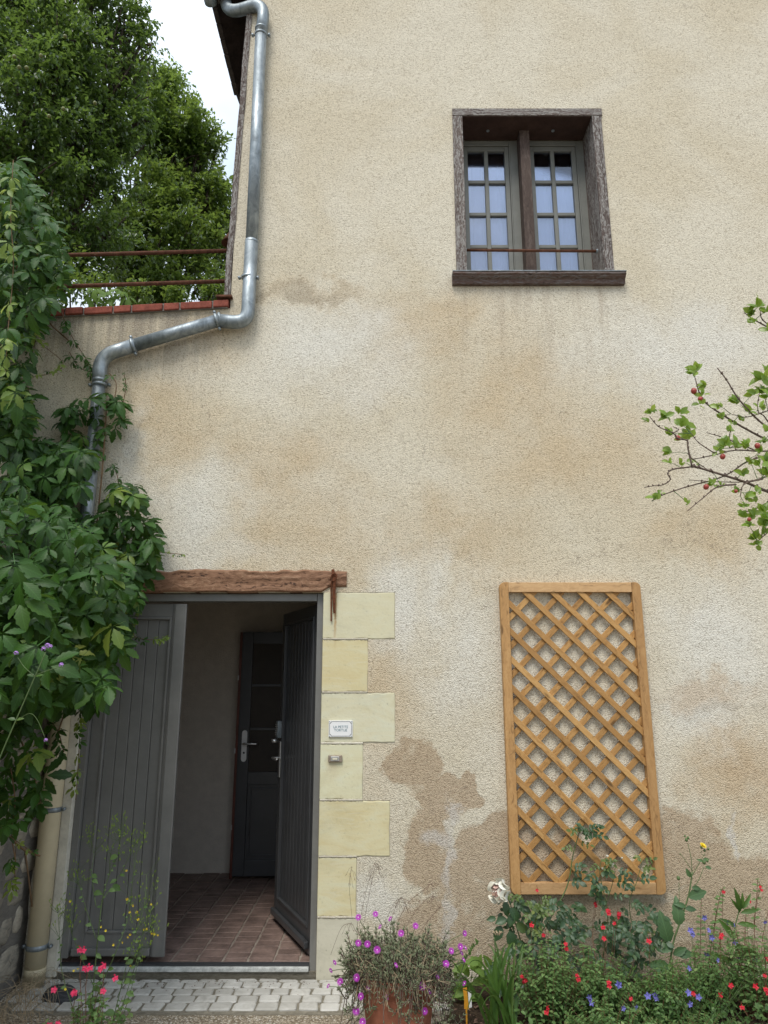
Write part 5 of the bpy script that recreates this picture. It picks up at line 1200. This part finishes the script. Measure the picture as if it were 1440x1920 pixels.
rose_bloom(rbloom, at(940, 1672, -.30), .068, Matrix.Rotation(R(62), 4, 'X') @ Matrix.Rotation(R(38), 4, 'Y') if False else Vector((-.62, -.62, .25)).to_track_quat('Z', 'Y').to_matrix().to_4x4())
for px, py, s_ in ((1146, 1626, .026), (1138, 1607, .013), (1130, 1631, .014), (1160, 1634, .013), (1166, 1610, .010)):
    ob_ = bpy.data.objects.new('bloom', None); C.objects.link(ob_); ob_.parent = rb
    p = at(px, py, -.20)
    for k in range(6 if s_ > .02 else 4):
        vs, fs = petal_grid(1, .8, .6, .2); mm = Matrix.Rotation(k * 1.05 + random.random(), 4, 'Z') @ Matrix.Rotation(-.35 if s_ > .02 else -.1, 4, 'X')
        tq = Vector((random.uniform(-.3, .3), -.4, 1)).to_track_quat('Z', 'Y').to_matrix().to_4x4(); MB().add([p + (tq @ mm @ Vector(v)) * s_ for v in vs], fs).build('petal', 'petal_rose', ob_, smooth=True)
# spent bloom and yellowish seed head by the lily
# ---- lily clump of blades
ll = thing('lily_clump', 'clump of arching strap leaves between the flowerpot and the sage', 'lily', (.56, -.62, GZ))
def blade(base, tip, w, mid_up=.15, parent=ll, mat='blade_leaf', name='leaf', side=None):
    b, t_ = Vector(base), Vector(tip); c = b.lerp(t_, .55) + Vector((0, 0, mid_up)); n = 12; vs = []
    sd_ = side or Vector((random.uniform(.5, 1), random.uniform(-.5, .5), 0)).normalized()
    for i in range(n + 1):
        f = i / n; p = b * (1 - f) ** 2 + c * 2 * f * (1 - f) + t_ * f * f; ww = w * (.55 + 1.2 * f * (1 - f)) * (1 - f ** 4) + .0004
        vs += [p - sd_ * ww, p + Vector((0, .003, -.004)), p + sd_ * ww]
    fs = [(i * 3 + q, i * 3 + q + 1, (i + 1) * 3 + q + 1, (i + 1) * 3 + q) for i in range(n) for q in (0, 1)]
    me_o = MB().add(vs, fs).build(name, mat, parent, smooth=True); return me_o
lb = [(838, 1880 - 40, -.75), (905, 1795, -.5), (915, 1770, -.5), (925, 1760, -.5), (940, 1790, -.5), (950, 1770, -.55), (965, 1765, -.55), (985, 1775, -.5), (978, 1800, -.55), (960, 1790, -.6), (990, 1790, -.5), (880, 1806, -.7), (860, 1850, -.8), (842, 1868, -.9), (820, 1878, -.9), (1000, 1850, -.6), (930, 1800, -.65), (948, 1830, -.7), (972, 1830, -.7), (912, 1830, -.6), (875, 1900, -.9), (895, 1880, -.85), (955, 1800, -.5), (968, 1780, -.6), (935, 1780, -.6), (900, 1900, -.95), (920, 1815, -.6), (983, 1768, -.45)]
for px, py, Y in lb: blade((.56 + random.uniform(-.06, .06), -.62 + random.uniform(-.05, .05), GZ), at(px, py, Y), random.uniform(.007, .012), .16 if px > 900 else .22)
for px, py in ((932, 1780), (927, 1757)):
    m = MB().tube(smooth_path([(.55, -.55, GZ), at(932, 1840, -.5), at(px, py, -.5)], 4), .0025, 6).build('flower_stalk', 'green_stem', ll, smooth=True)
m = MB()
for k in range(7): a = k * .9; c = at(933, 1754, -.5) + Vector((math.cos(a) * .01, math.sin(a) * .01, .004)); m.tube([c, c + Vector((math.cos(a) * .012, -.004, .014))], [.003, .005], 5)
m.build('seed_head', 'dry_straw', ll)
# tall grass-like shoot in front
gs = thing('rye_grass', 'single tall green grass stalk arching beside the flowerpot', 'grass', at(850, 1905, -.85))
m = MB().tube(smooth_path([at(838, 1960, -.85), at(846, 1890, -.85), at(866, 1820, -.85), at(880, 1785, -.85), at(898, 1764, -.85)], 5), .0022, 5).build('stalk', 'green_stem', gs, smooth=True)
it = []
for i in range(9):
    f = i / 9; p = at(874 + 24 * f, 1800 - 36 * f, -.85); it.append((random.randrange(3), p, frame(Vector((random.choice((-1, 1)) * .5, -.2, 1)), Vector((0, -1, 0))), (.022)))
merged('seed_head', LEAF, it, 'blade_leaf', gs); blade(at(855, 1850, -.85), at(800, 1905 - 20, -.9), .004, .05, gs, name='blade'); blade(at(866, 1830, -.85), at(838, 1798, -.87), .004, .03, gs, name='blade')
# lime green broad leaves
lm = thing('primrose_plant', 'rosette of lime green broad leaves against the wall beside the lily', 'plant', (.46, -.22, GZ))
for i in range(34):
    a = random.uniform(0, 2 * math.pi); p = at(random.uniform(850, 925), random.uniform(1805, 1870), -.25 - random.random() * .15); k = random.randrange(3)
    put_leaf('leaf', ('leaf', 'lime', k), LEAF_BIG[k], 'lime_leaf', p, frame(Vector((math.cos(a), -.4, abs(math.sin(a)) * .8 - .1)), Vector((random.gauss(0, .3), -.9, .8))), random.uniform(.06, .09), lm)
m = MB()
for i in range(12): p = at(random.uniform(855, 920), random.uniform(1815, 1860), -.28); m.tube([(.46, -.22, GZ), ((.46 + p.x) / 2, -.24, (p.z + GZ) / 2 + .02), p], .0016, 4)
m.build('stem', 'green_stem', lm)['kind'] = 'stuff'
# plant tag
tg = thing('plant_tag', 'orange and white plastic plant tag stuck in the soil', 'plant tag', at(872, 1900, -.62))
c0 = at(874, 1866, -.55); MB().add([c0 + Vector(q) for q in ((-.016, 0, .03), (.004, 0, .035), (.010, .004, -.03), (.012, .004, -.06), (-.012, 0, -.06), (-.010, 0, -.02))], [(0, 1, 2, 3, 4, 5)]).build('front', 'tag_orange', tg).modifiers.new('s', 'SOLIDIFY').thickness = .001
MB().add([c0 + Vector(q) for q in ((.010, .008, .018), (.026, .010, .012), (.028, .010, -.055), (.014, .008, -.06))], [(0, 1, 2, 3)]).build('back', 'tag_white', tg).modifiers.new('s', 'SOLIDIFY').thickness = .001
MB().box(tuple(c0 + Vector((-.004, .002, -.15))), tuple(c0 + Vector((.004, .004, -.055)))).build('stake', 'tag_orange', tg)
# ---- sow thistle with one yellow flower
sw = thing('sow_thistle', 'tall sow thistle with one yellow flower head right of the trellis', 'thistle', at(1245, 1880, -.30, ))
SY = -.30
def Tb(pts, r0, r1): 
    pp = smooth_path([at(px, py, SY) for px, py in pts], 4); n = len(pp); return pp, [r0 + (r1 - r0) * i / (n - 1) for i in range(n)]
m = MB()
for pts, r0, r1 in (([(1240, 1905), (1250, 1850), (1262, 1770), (1275, 1730), (1285, 1700), (1293, 1670), (1298, 1635)], .0055, .0035), ([(1298, 1640), (1296, 1610), (1290, 1583)], .002, .0016), ([(1298, 1632), (1286, 1615), (1276, 1601)], .002, .0012), ([(1299, 1640), (1310, 1620), (1322, 1600)], .002, .0014), ([(1296, 1672), (1310, 1650), (1320, 1625)], .002, .0014), ([(1275, 1735), (1274, 1700), (1273, 1655)], .002, .0014), ([(1322, 1605), (1315, 1600), (1315, 1595)], .001, .001)): pp, rr = Tb(pts, r0, r1); m.tube(pp, rr, 7)
m.build('stem', 'green_stem', sw, smooth=True)
for px, py, sz, tx, tz, ny in ((1290, 1682, .105, 1, .35, .3), (1273, 1735, .125, -.05, 1, 0), (1254, 1768, .15, -.25, 1, .1), (1284, 1704, .06, 1, .1, .6), (1295, 1645, .05, -.5, .9, 0), (1297, 1665, .05, 1, .1, .5), (1262, 1770, .08, -.7, -.3, .4), (1268, 1790, .09, 1, .2, .6), (1256, 1815, .12, -.8, .2, .4), (1262, 1790, .08, .9, .5, .3), (1250, 1850, .1, -.6, .7, 0), (1285, 1700, .055, -.7, .3, .4), (1318, 1612, .035, 1, .2, .5), (1318, 1615, .03, -1, .4, .4), (1322, 1625, .035, 1, -.2, .4)):
    k = random.randrange(3); put_leaf('leaf', ('leaf', 'thistle', k), LEAF_BIG[k], 'thistle_leaf', at(px, py, SY), frame(Vector((tx, -.25, tz)), Vector((random.gauss(0, .2), -1, ny))), sz, sw)
m = MB()
for px, py, r in ((1287, 1575, .010), (1290, 1571, .008), (1284, 1568, .006), (1275, 1601, .004), (1321, 1595, .008), (1328, 1592, .007), (1320, 1617, .012), (1326, 1614, .009), (1272, 1647, .011), (1315, 1589, .008)):
    p = at(px, py, SY); m.lathe([(0, -r), (r * .8, -r * .4), (r * .9, r * .2), (r * .5, r), (0, r * 1.1)], p, 8)
m.build('bud', 'green_stem', sw, smooth=True)['kind'] = 'stuff'
def dandelion():
    m = MB()
    for r_, (n, l, up) in enumerate(((22, .016, .25), (18, .012, .6), (12, .008, 1.2))):
        for k in range(n):
            a = 2 * math.pi * k / n + r_ * .3; c, s = math.cos(a), math.sin(a); w = .0012
            m.add([(-s * w, c * w, 0), (s * w, -c * w, 0), (c * l + s * w * 1.3, s * l - c * w * 1.3, l * up), (c * l - s * w * 1.3, s * l + c * w * 1.3, l * up)], [(0, 1, 2, 3)])
    return m
flower_on(sw, 'dand', dandelion, 'petal_yellow', at(1318, 1586, SY - .004), 1.1, (R(35), R(22), 0))
# ---- lanceolate willow-leaved plant and tall sage stalks at far right
wl = thing('willowherb', 'upright weed with a tuft of narrow pointed leaves at the right edge of the bed', 'weed', at(1370, 1890, -.3))
m = MB(); pp, rr = smooth_path([at(1370, 1895, -.32), at(1372, 1800, -.32), at(1378, 1740, -.32), at(1388, 1700, -.32)], 5), None
m.tube(pp, .003, 6); m.build('stem', 'green_stem', wl, smooth=True)
for px, py, sz, tx, tz in ((1386, 1712, .13, -.12, 1), (1388, 1706, .09, .2, 1), (1390, 1704, .09, .7, .8), (1386, 1708, .07, -.5, .9), (1388, 1712, .10, 1, .3), (1380, 1738, .09, -.9, .6), (1376, 1760, .13, -.6, .8), (1382, 1732, .1, 1, .0), (1376, 1775, .12, 1, -.1), (1374, 1790, .15, 1, .12), (1373, 1805, .13, -.8, .4), (1374, 1812, .13, .9, -.1), (1371, 1840, .12, -.9, .1), (1372, 1850, .13, .9, .2)):
    k = random.randrange(3); v, f, u = LEAF_BIG[k]; 
    o = put_leaf('leaf', ('leaf', 'willow', k), (v * np.array([.5, 1, 1]), f, u), 'blade_leaf', at(px, py, -.32), frame(Vector((tx, -.3, tz)), Vector((random.gauss(0, .2), -1, .5))), sz, wl)
ts = thing('tall_sage', 'tall thin sage stalks with tiny red flowers standing against the wall at right', 'sage', (1.62, -.16, GZ))
m = MB(); it = []
for pts in ([(1335, 1840), (1340, 1740), (1350, 1680), (1356, 1664)], [(1395, 1880), (1397, 1760), (1400, 1680)], [(1418, 1880), (1414, 1760), (1420, 1660), (1419, 1648)], [(1425, 1860), (1430, 1760), (1445, 1690)], [(1313, 1790), (1314, 1720), (1315, 1680)], [(1330, 1800), (1340, 1730), (1344, 1705)], [(1340, 1850), (1347, 1780), (1352, 1740)], [(1400, 1850), (1440, 1780), (1460, 1700)]):
    pp = smooth_path([at(px, py, -.15) for px, py in pts], 6); m.tube(pp, .0016, 5)
    for p in pp[-6:]: it.append((random.randrange(3), p, frame(Vector((random.choice((-1, 1)), -.4, .2)), Vector((0, -1, 1))), .012))
    for p in pp[:-6]:
        for q in (-1, 1): it.append((random.randrange(3), p, frame(Vector((q, -.4, .2)) + rv(.3), Vector((0, -1, 1))), .03))
m.build('stem', 'red_stem', ts, smooth=True)['kind'] = 'stuff'; merged('foliage', LEAF, it, 'sage_leaf', ts, smooth=True)
# ground cover low in the bed
it = []
for _ in range(2600):
    x, y = random.uniform(.62, 2.1), random.uniform(-1.15, -.05); it.append((random.randrange(3), Vector((x, y, GZ + random.random() ** 2 * .12)), frame(rv() + Vector((0, -.3, .5)), Vector((random.gauss(0, .5), -.5, 1))), random.uniform(.018, .034)))
gc = merged('ground_cover', LEAF_W, it, 'sage_leaf', None, kind='stuff', smooth=True); tag(gc, 'low green ground cover filling the flower bed', 'ground cover')
it = []
for _ in range(900): x, y = random.uniform(.3, 2.2), random.uniform(-1.1, -.03); it.append((random.randrange(3), Vector((x, y, GZ + .006)), frame(rv() * Vector((1, 1, .1)), Vector((random.gauss(0, .3), 0, 1))), random.uniform(.01, .03)))
lt = merged('leaf_litter', LEAF, it, 'dry_grass_dark', None, kind='stuff'); tag(lt, 'dry brown leaf litter on the soil of the bed', 'leaf litter')

# ---- terracotta pot with ice plant
POT = Vector((.065, -.83, GZ)); PH = .345
pt = thing('terracotta_pot', 'large round terracotta flowerpot standing on the paving before the quoins', 'flowerpot', POT)
MB().lathe([(.0, 0), (.125, 0), (.132, .01), (.165, PH - .085), (.171, PH - .06), (.182, PH - .055), (.190, PH - .045), (.193, PH - .012), (.190, PH), (.176, PH), (.172, PH - .01), (.165, PH - .06), (.0, PH - .06)], POT, 56).build('pot_body', 'terracotta', pt, smooth=True)
MB().lathe([(0, PH - .045), (.10, PH - .04), (.168, PH - .05)], POT, 30).build('soil_fill', 'soil', pt)
ic = thing('ice_plant', 'trailing ice plant with magenta daisy flowers overflowing the terracotta pot', 'ice plant', POT + Vector((0, 0, PH - .05)))
st, dry, it = MB(), MB(), []
TOP = POT + Vector((0, 0, PH - .03))
def succ_stem(pp, dens=1., upto=1.):
    st.tube(pp, .0022, 4, cap=False); n = len(pp)
    for i in range(1, n):
        if random.random() > dens: continue
        d = (pp[i] - pp[i - 1]).normalized(); s_ = d.cross(rv().normalized()).normalized()
        for q in (-1, 1): it.append((0, pp[i], frame(s_ * q * .75 + d * .8, s_.cross(d)), random.uniform(.017, .027)))
    for q in range(3): it.append((0, pp[-1], frame(d + rv(.4), rv()), .022))
for _ in range(380):   # upright shoots
    a = random.uniform(0, 2 * math.pi); rr = .19 * random.random() ** .5; o = TOP + Vector((math.cos(a) * rr, math.sin(a) * rr, 0)); out = Vector((math.cos(a), math.sin(a), 0)) * rr / .19
    h = random.uniform(.06, .125); e_ = o + out * random.uniform(.02, .11) + Vector((0, 0, h)) + rv(.02); succ_stem(smooth_path([o, o + (e_ - o) * .5 + rv(.015), e_], 4), .85)
for _ in range(120):   # trailing over the rim
    a = random.uniform(0, 2 * math.pi); o = TOP + Vector((math.cos(a) * .15, math.sin(a) * .15, .01)); r1 = random.uniform(.20, .27); dn = random.uniform(-.03, .09) if random.random() < .82 else random.uniform(.1, .2); da = random.uniform(-.3, .3)
    p1 = TOP + Vector((math.cos(a + da * .5) * .205, math.sin(a + da * .5) * .205, .055)); p2 = TOP + Vector((math.cos(a + da) * r1, math.sin(a + da) * r1, -dn)); p3 = p2 + Vector((random.uniform(-.05, .05), random.uniform(-.03, .03), random.uniform(-.03, .04)))
    succ_stem(smooth_path([o, p1, p2, p3], 6), .7)
for _ in range(260):   # dead stems
    a = random.uniform(0, 2 * math.pi); o = TOP + Vector((math.cos(a) * .14, math.sin(a) * .14, .03)) + rv(.02); r1 = random.uniform(.195, .23)
    p1 = TOP + Vector((math.cos(a) * .195, math.sin(a) * .195, .045)) + rv(.02); p2 = TOP + Vector((math.cos(a) * r1, math.sin(a) * r1, -random.uniform(-.02, .07))) + rv(.025); dry.tube(smooth_path([o, p1, p2], 5), .0013, 4, cap=False)
for _ in range(230):
    o = TOP + Vector((random.uniform(-.2, .2), random.uniform(-.2, .12), random.uniform(.02, .10))); dry.tube(smooth_path([o, o + rv(.03), o + rv(.05)], 3), .0012, 4, cap=False)
st.build('stem', 'twig', ic, smooth=True)['kind'] = 'stuff'; dry.build('dry_stem', 'dry_straw', ic, smooth=True)['kind'] = 'stuff'; merged('foliage', SUCC, it, 'ice_leaf', ic)
def daisy():
    m = MB()
    for ring_, (n, l, up) in enumerate(((26, .015, .12), (20, .011, .35))):
        for k in range(n):
            a = 2 * math.pi * k / n + ring_ * .1; c, s = math.cos(a), math.sin(a); w = .0011
            m.add([(c * .002 - s * w * .5, s * .002 + c * w * .5, 0), (c * .002 + s * w * .5, s * .002 - c * w * .5, 0), (c * l + s * w, s * l - c * w, l * up), (c * (l + .001), s * (l + .001), l * up + .0004), (c * l - s * w, s * l + c * w, l * up)], [(0, 1, 2, 3, 4)])
    return m
stf = MB(); disc = None
fl_ = [(672, 1720, 0), (704, 1714, 0), (732, 1723, 1), (713, 1738, 1), (752, 1750, 0), (779, 1736, 0), (672, 1768, 0), (689, 1770, 0), (707, 1781, 0), (742, 1810, 1), (669, 1833, 0), (638, 1841, 0), (627, 1805, 1), (620, 1820, 1), (616, 1849, 1), (677, 1868, 0), (690, 1854, 1), (668, 1896, 0), (680, 1916, 0), (725, 1870, 1), (791, 1849, 0), (805, 1859, 1), (820, 1832, 1), (796, 1896, 0), (836, 1807, 0), (846, 1783, 0), (863, 1775, 0), (872, 1777, 1), (865, 1787, 1), (871, 1750, 0), (871, 1844, 1), (869, 1800, 1)]
for px, py, sd_ in fl_:
    dx = (px - 745) / 110; Y = POT.y - .20 * math.sqrt(max(0.05, 1 - dx * dx * .8)) + (.12 if py < 1755 else 0); p = at(px, py, Y)
    face = Vector((dx * .5 + random.uniform(-.3, .3), -1, .45 + random.uniform(-.2, .3))) if not sd_ else Vector((random.choice((-1, 1)), -.5, .8))
    q = face.to_track_quat('Z', 'Y').to_euler(); s_ = random.uniform(.85, 1.05) * (.75 if sd_ else 1); flower_on(ic, 'daisy', daisy, 'petal_magenta', p, s_, tuple(q))
    if disc is None: disc = MB().lathe([(0, .0022), (.002, .0018), (.0026, 0)], (0, 0, 0), 8).build('flower_centre', 'flower_white', ic, smooth=True); disc.location = p + face.normalized() * .001 - ic.location; disc.rotation_euler = q
    else: copy_into(disc, ic, p + face.normalized() * .001, tuple(q), 1.)
    o = p.lerp(TOP + Vector((0, 0, .02)), .35) + rv(.01); stf.tube(smooth_path([o, o.lerp(p, .5) + rv(.01), p - face.normalized() * .004], 4), .0015, 4)
stf.build('flower_stalk', 'green_stem', ic, smooth=True)['kind'] = 'stuff'
# thin dry grass stalks behind the pot
dg = thing('dry_grass', 'wispy dry grass stalks standing between the wall and the flowerpot', 'grass', (.02, -.25, GZ)); m, m2 = MB(), MB()
for pts in ([(665, 1790), (680, 1700), (695, 1640), (706, 1612)], [(672, 1790), (690, 1690), (705, 1620), (712, 1640)], [(735, 1760), (760, 1700), (795, 1668), (812, 1655)], [(745, 1770), (775, 1715), (805, 1682), (822, 1684)], [(715, 1750), (735, 1700), (750, 1685), (768, 1690)], [(620, 1790), (640, 1740), (660, 1730)], [(780, 1760), (800, 1730), (825, 1700)], [(660, 1720), (655, 1660), (660, 1625)], [(730, 1740), (742, 1700), (752, 1682), (745, 1700)]):
    Y = -.20; pp = smooth_path([at(px, py, Y) for px, py in pts], 6); m.tube(pp, .0011, 4); e_ = pp[-1]
    for _ in range(7): o = pp[random.randrange(len(pp) * 2 // 3, len(pp))]; d = Vector((random.uniform(-.035, .035), 0, -random.uniform(.02, .06))); m.tube([o, o + d * .5 + Vector((0, 0, .01)), o + d], .0006, 3, cap=False); m2.tube([o + d, o + d * 1.25], [.0018, .0006], 4)
m.build('stalk', 'dry_grass_dark', dg)['kind'] = 'stuff'; m2.build('seeds', 'dry_grass_dark', dg)['kind'] = 'stuff'

# ---- left foreground: yellow-flowered weed, sage, rock, dry grass, verbena
nw = thing('yellow_weed', 'tall airy weed with tiny yellow flowers in front of the closed left door leaf', 'weed', at(185, 1960, -.95)); NY = -.95
m, it, big = MB(), [], []
stems = [([(165, 1960), (175, 1850), (190, 1700), (205, 1640), (222, 1600), (226, 1560)], .003), ([(150, 1960), (185, 1860), (215, 1790), (240, 1720), (250, 1640), (258, 1580)], .0026), ([(200, 1960), (225, 1860), (245, 1780), (270, 1700), (275, 1640)], .0024), ([(180, 1700), (172, 1640), (176, 1600), (168, 1570)], .0018), ([(190, 1690), (225, 1640), (245, 1600), (256, 1578)], .0018), ([(160, 1960), (118, 1830), (112, 1760), (108, 1700)], .002), ([(180, 1760), (160, 1700), (148, 1660), (130, 1650)], .0016), ([(176, 1850), (138, 1760), (128, 1720)], .0016), ([(220, 1870), (250, 1800), (268, 1750), (290, 1748)], .0018), ([(205, 1960), (238, 1860), (262, 1780), (280, 1700)], .002), ([(215, 1960), (250, 1840), (262, 1790)], .002), ([(205, 1640), (210, 1590), (235, 1560)], .0014)]
tipsn = []
for pts, r in stems:
    pp = smooth_path([at(px, py, NY + random.uniform(-.05, .05)) for px, py in pts], 5); n = len(pp); m.tube(pp, [r * (1 - .6 * i / (n - 1)) for i in range(n)], 5); tipsn.append(pp)
    for i in range(2, n - 5):
        if random.random() < .6: big.append((random.randrange(3), pp[i], frame(Vector((random.choice((-1, 1)), -.5, random.uniform(-.5, .4))), Vector((random.gauss(0, .4), -.8, .6))), random.uniform(.018, .040) * (1.2 if i < n / 3 else .55)))
for pp in tipsn:
    for _ in range(20):
        o = pp[random.randrange(len(pp) * 3 // 5, len(pp))]; e_ = o + Vector((random.uniform(-.06, .06), random.uniform(-.04, .04), random.uniform(.01, .08))); m.tube([o, (o + e_) / 2 + rv(.006), e_], .0007, 3, cap=False)
        for _ in range(2): it.append((random.randrange(3), e_ + rv(.006), frame(Vector((random.uniform(-.3, .3), 0, 1)), Vector((0, -1, 0))), .0095))
m.build('stem', 'green_stem', nw, smooth=True)['kind'] = 'stuff'; merged('seed_pods', LEAF, it, 'branch_leaf', nw); merged('foliage', LEAF_W, big, 'sage_leaf', nw, smooth=True)
for px, py in ((132, 1690), (190, 1738), (198, 1745), (237, 1632), (250, 1698), (238, 1686), (243, 1710), (256, 1710), (259, 1724), (270, 1743), (275, 1742), (285, 1750), (290, 1751), (296, 1753), (213, 1772), (230, 1767), (244, 1752), (240, 1757), (245, 1811), (138, 1820), (146, 1816), (122, 1855), (240, 1685), (190, 1906), (283, 1696)):
    flower_on(nw, 'yellow', blue_flower_mesh, 'petal_yellow', at(px, py, NY + .0), random.uniform(.42, .62))
lsg, _ = bush('red_sage', 'small red flowering sage at the foot of the yellow flowered weed, lower left', 'sage', (-1.28, -.98, GZ), 26, .34, .20, .040, 'sage_leaf', 'red_stem', LEAF_W, pairs=8)
for px, py in ((153, 1778), (157, 1781), (163, 1811), (167, 1815), (196, 1808), (193, 1813), (104, 1852), (142, 1861), (137, 1859), (110, 1916), (98, 1918), (217, 1833), (194, 1854)): flower_on(lsg, 'sagep', sage_flower_mesh, 'petal_pink' if True else '', at(px, py, -1.0), random.uniform(1.1, 1.5))
m = MB()
for px, py in ((155, 1783), (165, 1817), (195, 1815), (142, 1864)): m.tube(smooth_path([(-1.28, -.98, GZ + .05), at(px - 5, py + 50, -1.), at(px, py, -1.)], 4), .0015, 4)
m.build('flower_stalk', 'red_stem', lsg)['kind'] = 'stuff'
rk = MB(); vs = []; nn, mm_ = 18, 7
c = at(112, 1874, Z=GZ)
for a in range(mm_ + 1):
    f = a / mm_
    for b in range(nn):
        t_ = 2 * math.pi * b / nn; rr = .095 * math.cos(f * math.pi / 2) ** .6 if f < 1 else 0; vs.append(c + Vector((math.cos(t_) * rr, math.sin(t_) * rr * .7, .075 * math.sin(f * math.pi / 2) - .01)) * (1 + .0) + .02 * Vector((noise.noise(Vector((a, b, 1))), noise.noise(Vector((a, b, 5))), noise.noise(Vector((a, b, 9))))))
rk.add(vs, [(a * nn + b, a * nn + (b + 1) % nn, (a + 1) * nn + (b + 1) % nn, (a + 1) * nn + b) for a in range(mm_) for b in range(nn)]); o = rk.build('rock', 'dark_rock'); tag(o, 'dark slate grey rock on the paving beside the drainpipe foot', 'rock')
dgl = thing('dry_grass', 'pale dry grass tuft at the foot of the garden wall, lower left corner', 'grass', at(25, 1900, -.6, )); dgl.location.z = GZ
m = MB()
for _ in range(120):
    b_ = Vector((dgl.location.x + random.uniform(-.12, .14), -.6 + random.uniform(-.25, .35), GZ)); a = random.uniform(-1.2, 1.2); L_ = random.uniform(.12, .26); m.tube(smooth_path([b_, b_ + Vector((math.sin(a) * L_ * .4, random.uniform(-.05, .05), L_ * .6)), b_ + Vector((math.sin(a) * L_, random.uniform(-.1, .1), L_ * random.uniform(.15, .7)))], 4), .0009, 3, cap=False)
m.build('blades', 'dry_straw', dgl)['kind'] = 'stuff'
vb = thing('verbena', 'tall verbena with small purple flower heads in front of the creeper', 'verbena', at(-60, 1600, -1.9)); VY = -1.9
vb.location.z = GZ
m = MB(); root = Vector((vb.location.x, VY, GZ))
for pts, r in (([(-30, 1500), (0, 1420), (30, 1350), (65, 1270), (86, 1222)], .0022), ([(65, 1268), (45, 1250), (33, 1232)], .0013), ([(66, 1266), (90, 1257), (113, 1250)], .0013), ([(30, 1352), (55, 1338), (70, 1350), (85, 1385)], .001)): m.tube(smooth_path([at(px, py, VY) for px, py in pts], 5), r, 5)
m.tube(smooth_path([root, root + Vector((.02, 0, .6)), at(-30, 1500, VY)], 5), .0025, 5); m.build('stem', 'green_stem', vb, smooth=True)
def cluster_mesh():
    m = MB(); rr = random.Random(3)
    for k in range(38):
        a = rr.uniform(0, 2 * math.pi); e_ = rr.uniform(-.2, 1.3); n_ = Vector((math.cos(a) * math.cos(e_), math.sin(a) * math.cos(e_), math.sin(e_))); c = n_ * .012; u_ = n_.orthogonal().normalized(); w_ = n_.cross(u_); s = .0032
        m.add([c + u_ * s, c + w_ * s, c - u_ * s, c - w_ * s, c * .6], [(0, 1, 2, 3), (0, 4, 1), (2, 4, 3)])
    return m
for px, py, s_ in ((82, 1217, 1.), (94, 1213, 1.), (89, 1211, 1.1), (30, 1225, .95), (115, 1247, .95), (86, 1388, .75)): flower_on(vb, 'verb', cluster_mesh, 'petal_mauve', at(px, py, VY - .003), s_ * .75, (R(25), 0, random.random()))
it = []
for px, py in ((66, 1268), (30, 1350)): 
    for q in (-1, 1): it.append((0, at(px, py, VY), frame(Vector((q, -.2, .3)), Vector((0, -1, 1))), .03))
merged('foliage', LEAF, it, 'blade_leaf', vb)
# litter and moss specks along the foot of the wall
it = []
for _ in range(260): it.append((random.randrange(3), Vector((random.uniform(-1.9, .3), -.03 - abs(random.gauss(0, .07)), GZ + .009)), frame(rv() * Vector((1, 1, .1)), Vector((random.gauss(0, .4), 0, 1))), random.uniform(.004, .014)))
o = merged('dirt_specks', LEAF, it, 'dry_grass_dark', None, kind='stuff'); tag(o, 'dark bits of leaf litter scattered on the setts along the threshold', 'litter')
# room furniture seen past the left door leaf
cb = thing('wooden_cabinet', 'dark red wooden cabinet just inside the room behind the left door leaf', 'cabinet', (-1.98, 1.5, 0))
MB().box((-2.35, 1.25, .12), (-1.71, 1.6, .92)).build('body', 'furniture_red', cb, bevel=.006); MB().box((-2.37, 1.23, .922), (-1.69, 1.62, .945)).build('top', 'furniture_red', cb, bevel=.004)
for x_ in (-2.32, -1.75):
    for y_ in (1.28, 1.55): MB().box((x_, y_, 0), (x_ + .03, y_ + .03, .119)).build('leg', 'furniture_red', cb)
for x_ in (-2.33, -2.02): MB().box((x_, 1.235, .16), (x_ + .29, 1.249, .88)).build('door', 'furniture_red', cb, bevel=.003)
vz = MB().lathe([(0, 0), (.05, 0), (.075, .05), (.07, .11), (.035, .15), (.03, .17), (.04, .18)], (-1.74, 1.42, .946), 20).build('vase', 'dark_paint', smooth=True); tag(vz, 'dark round vase on the cabinet inside the doorway', 'vase')
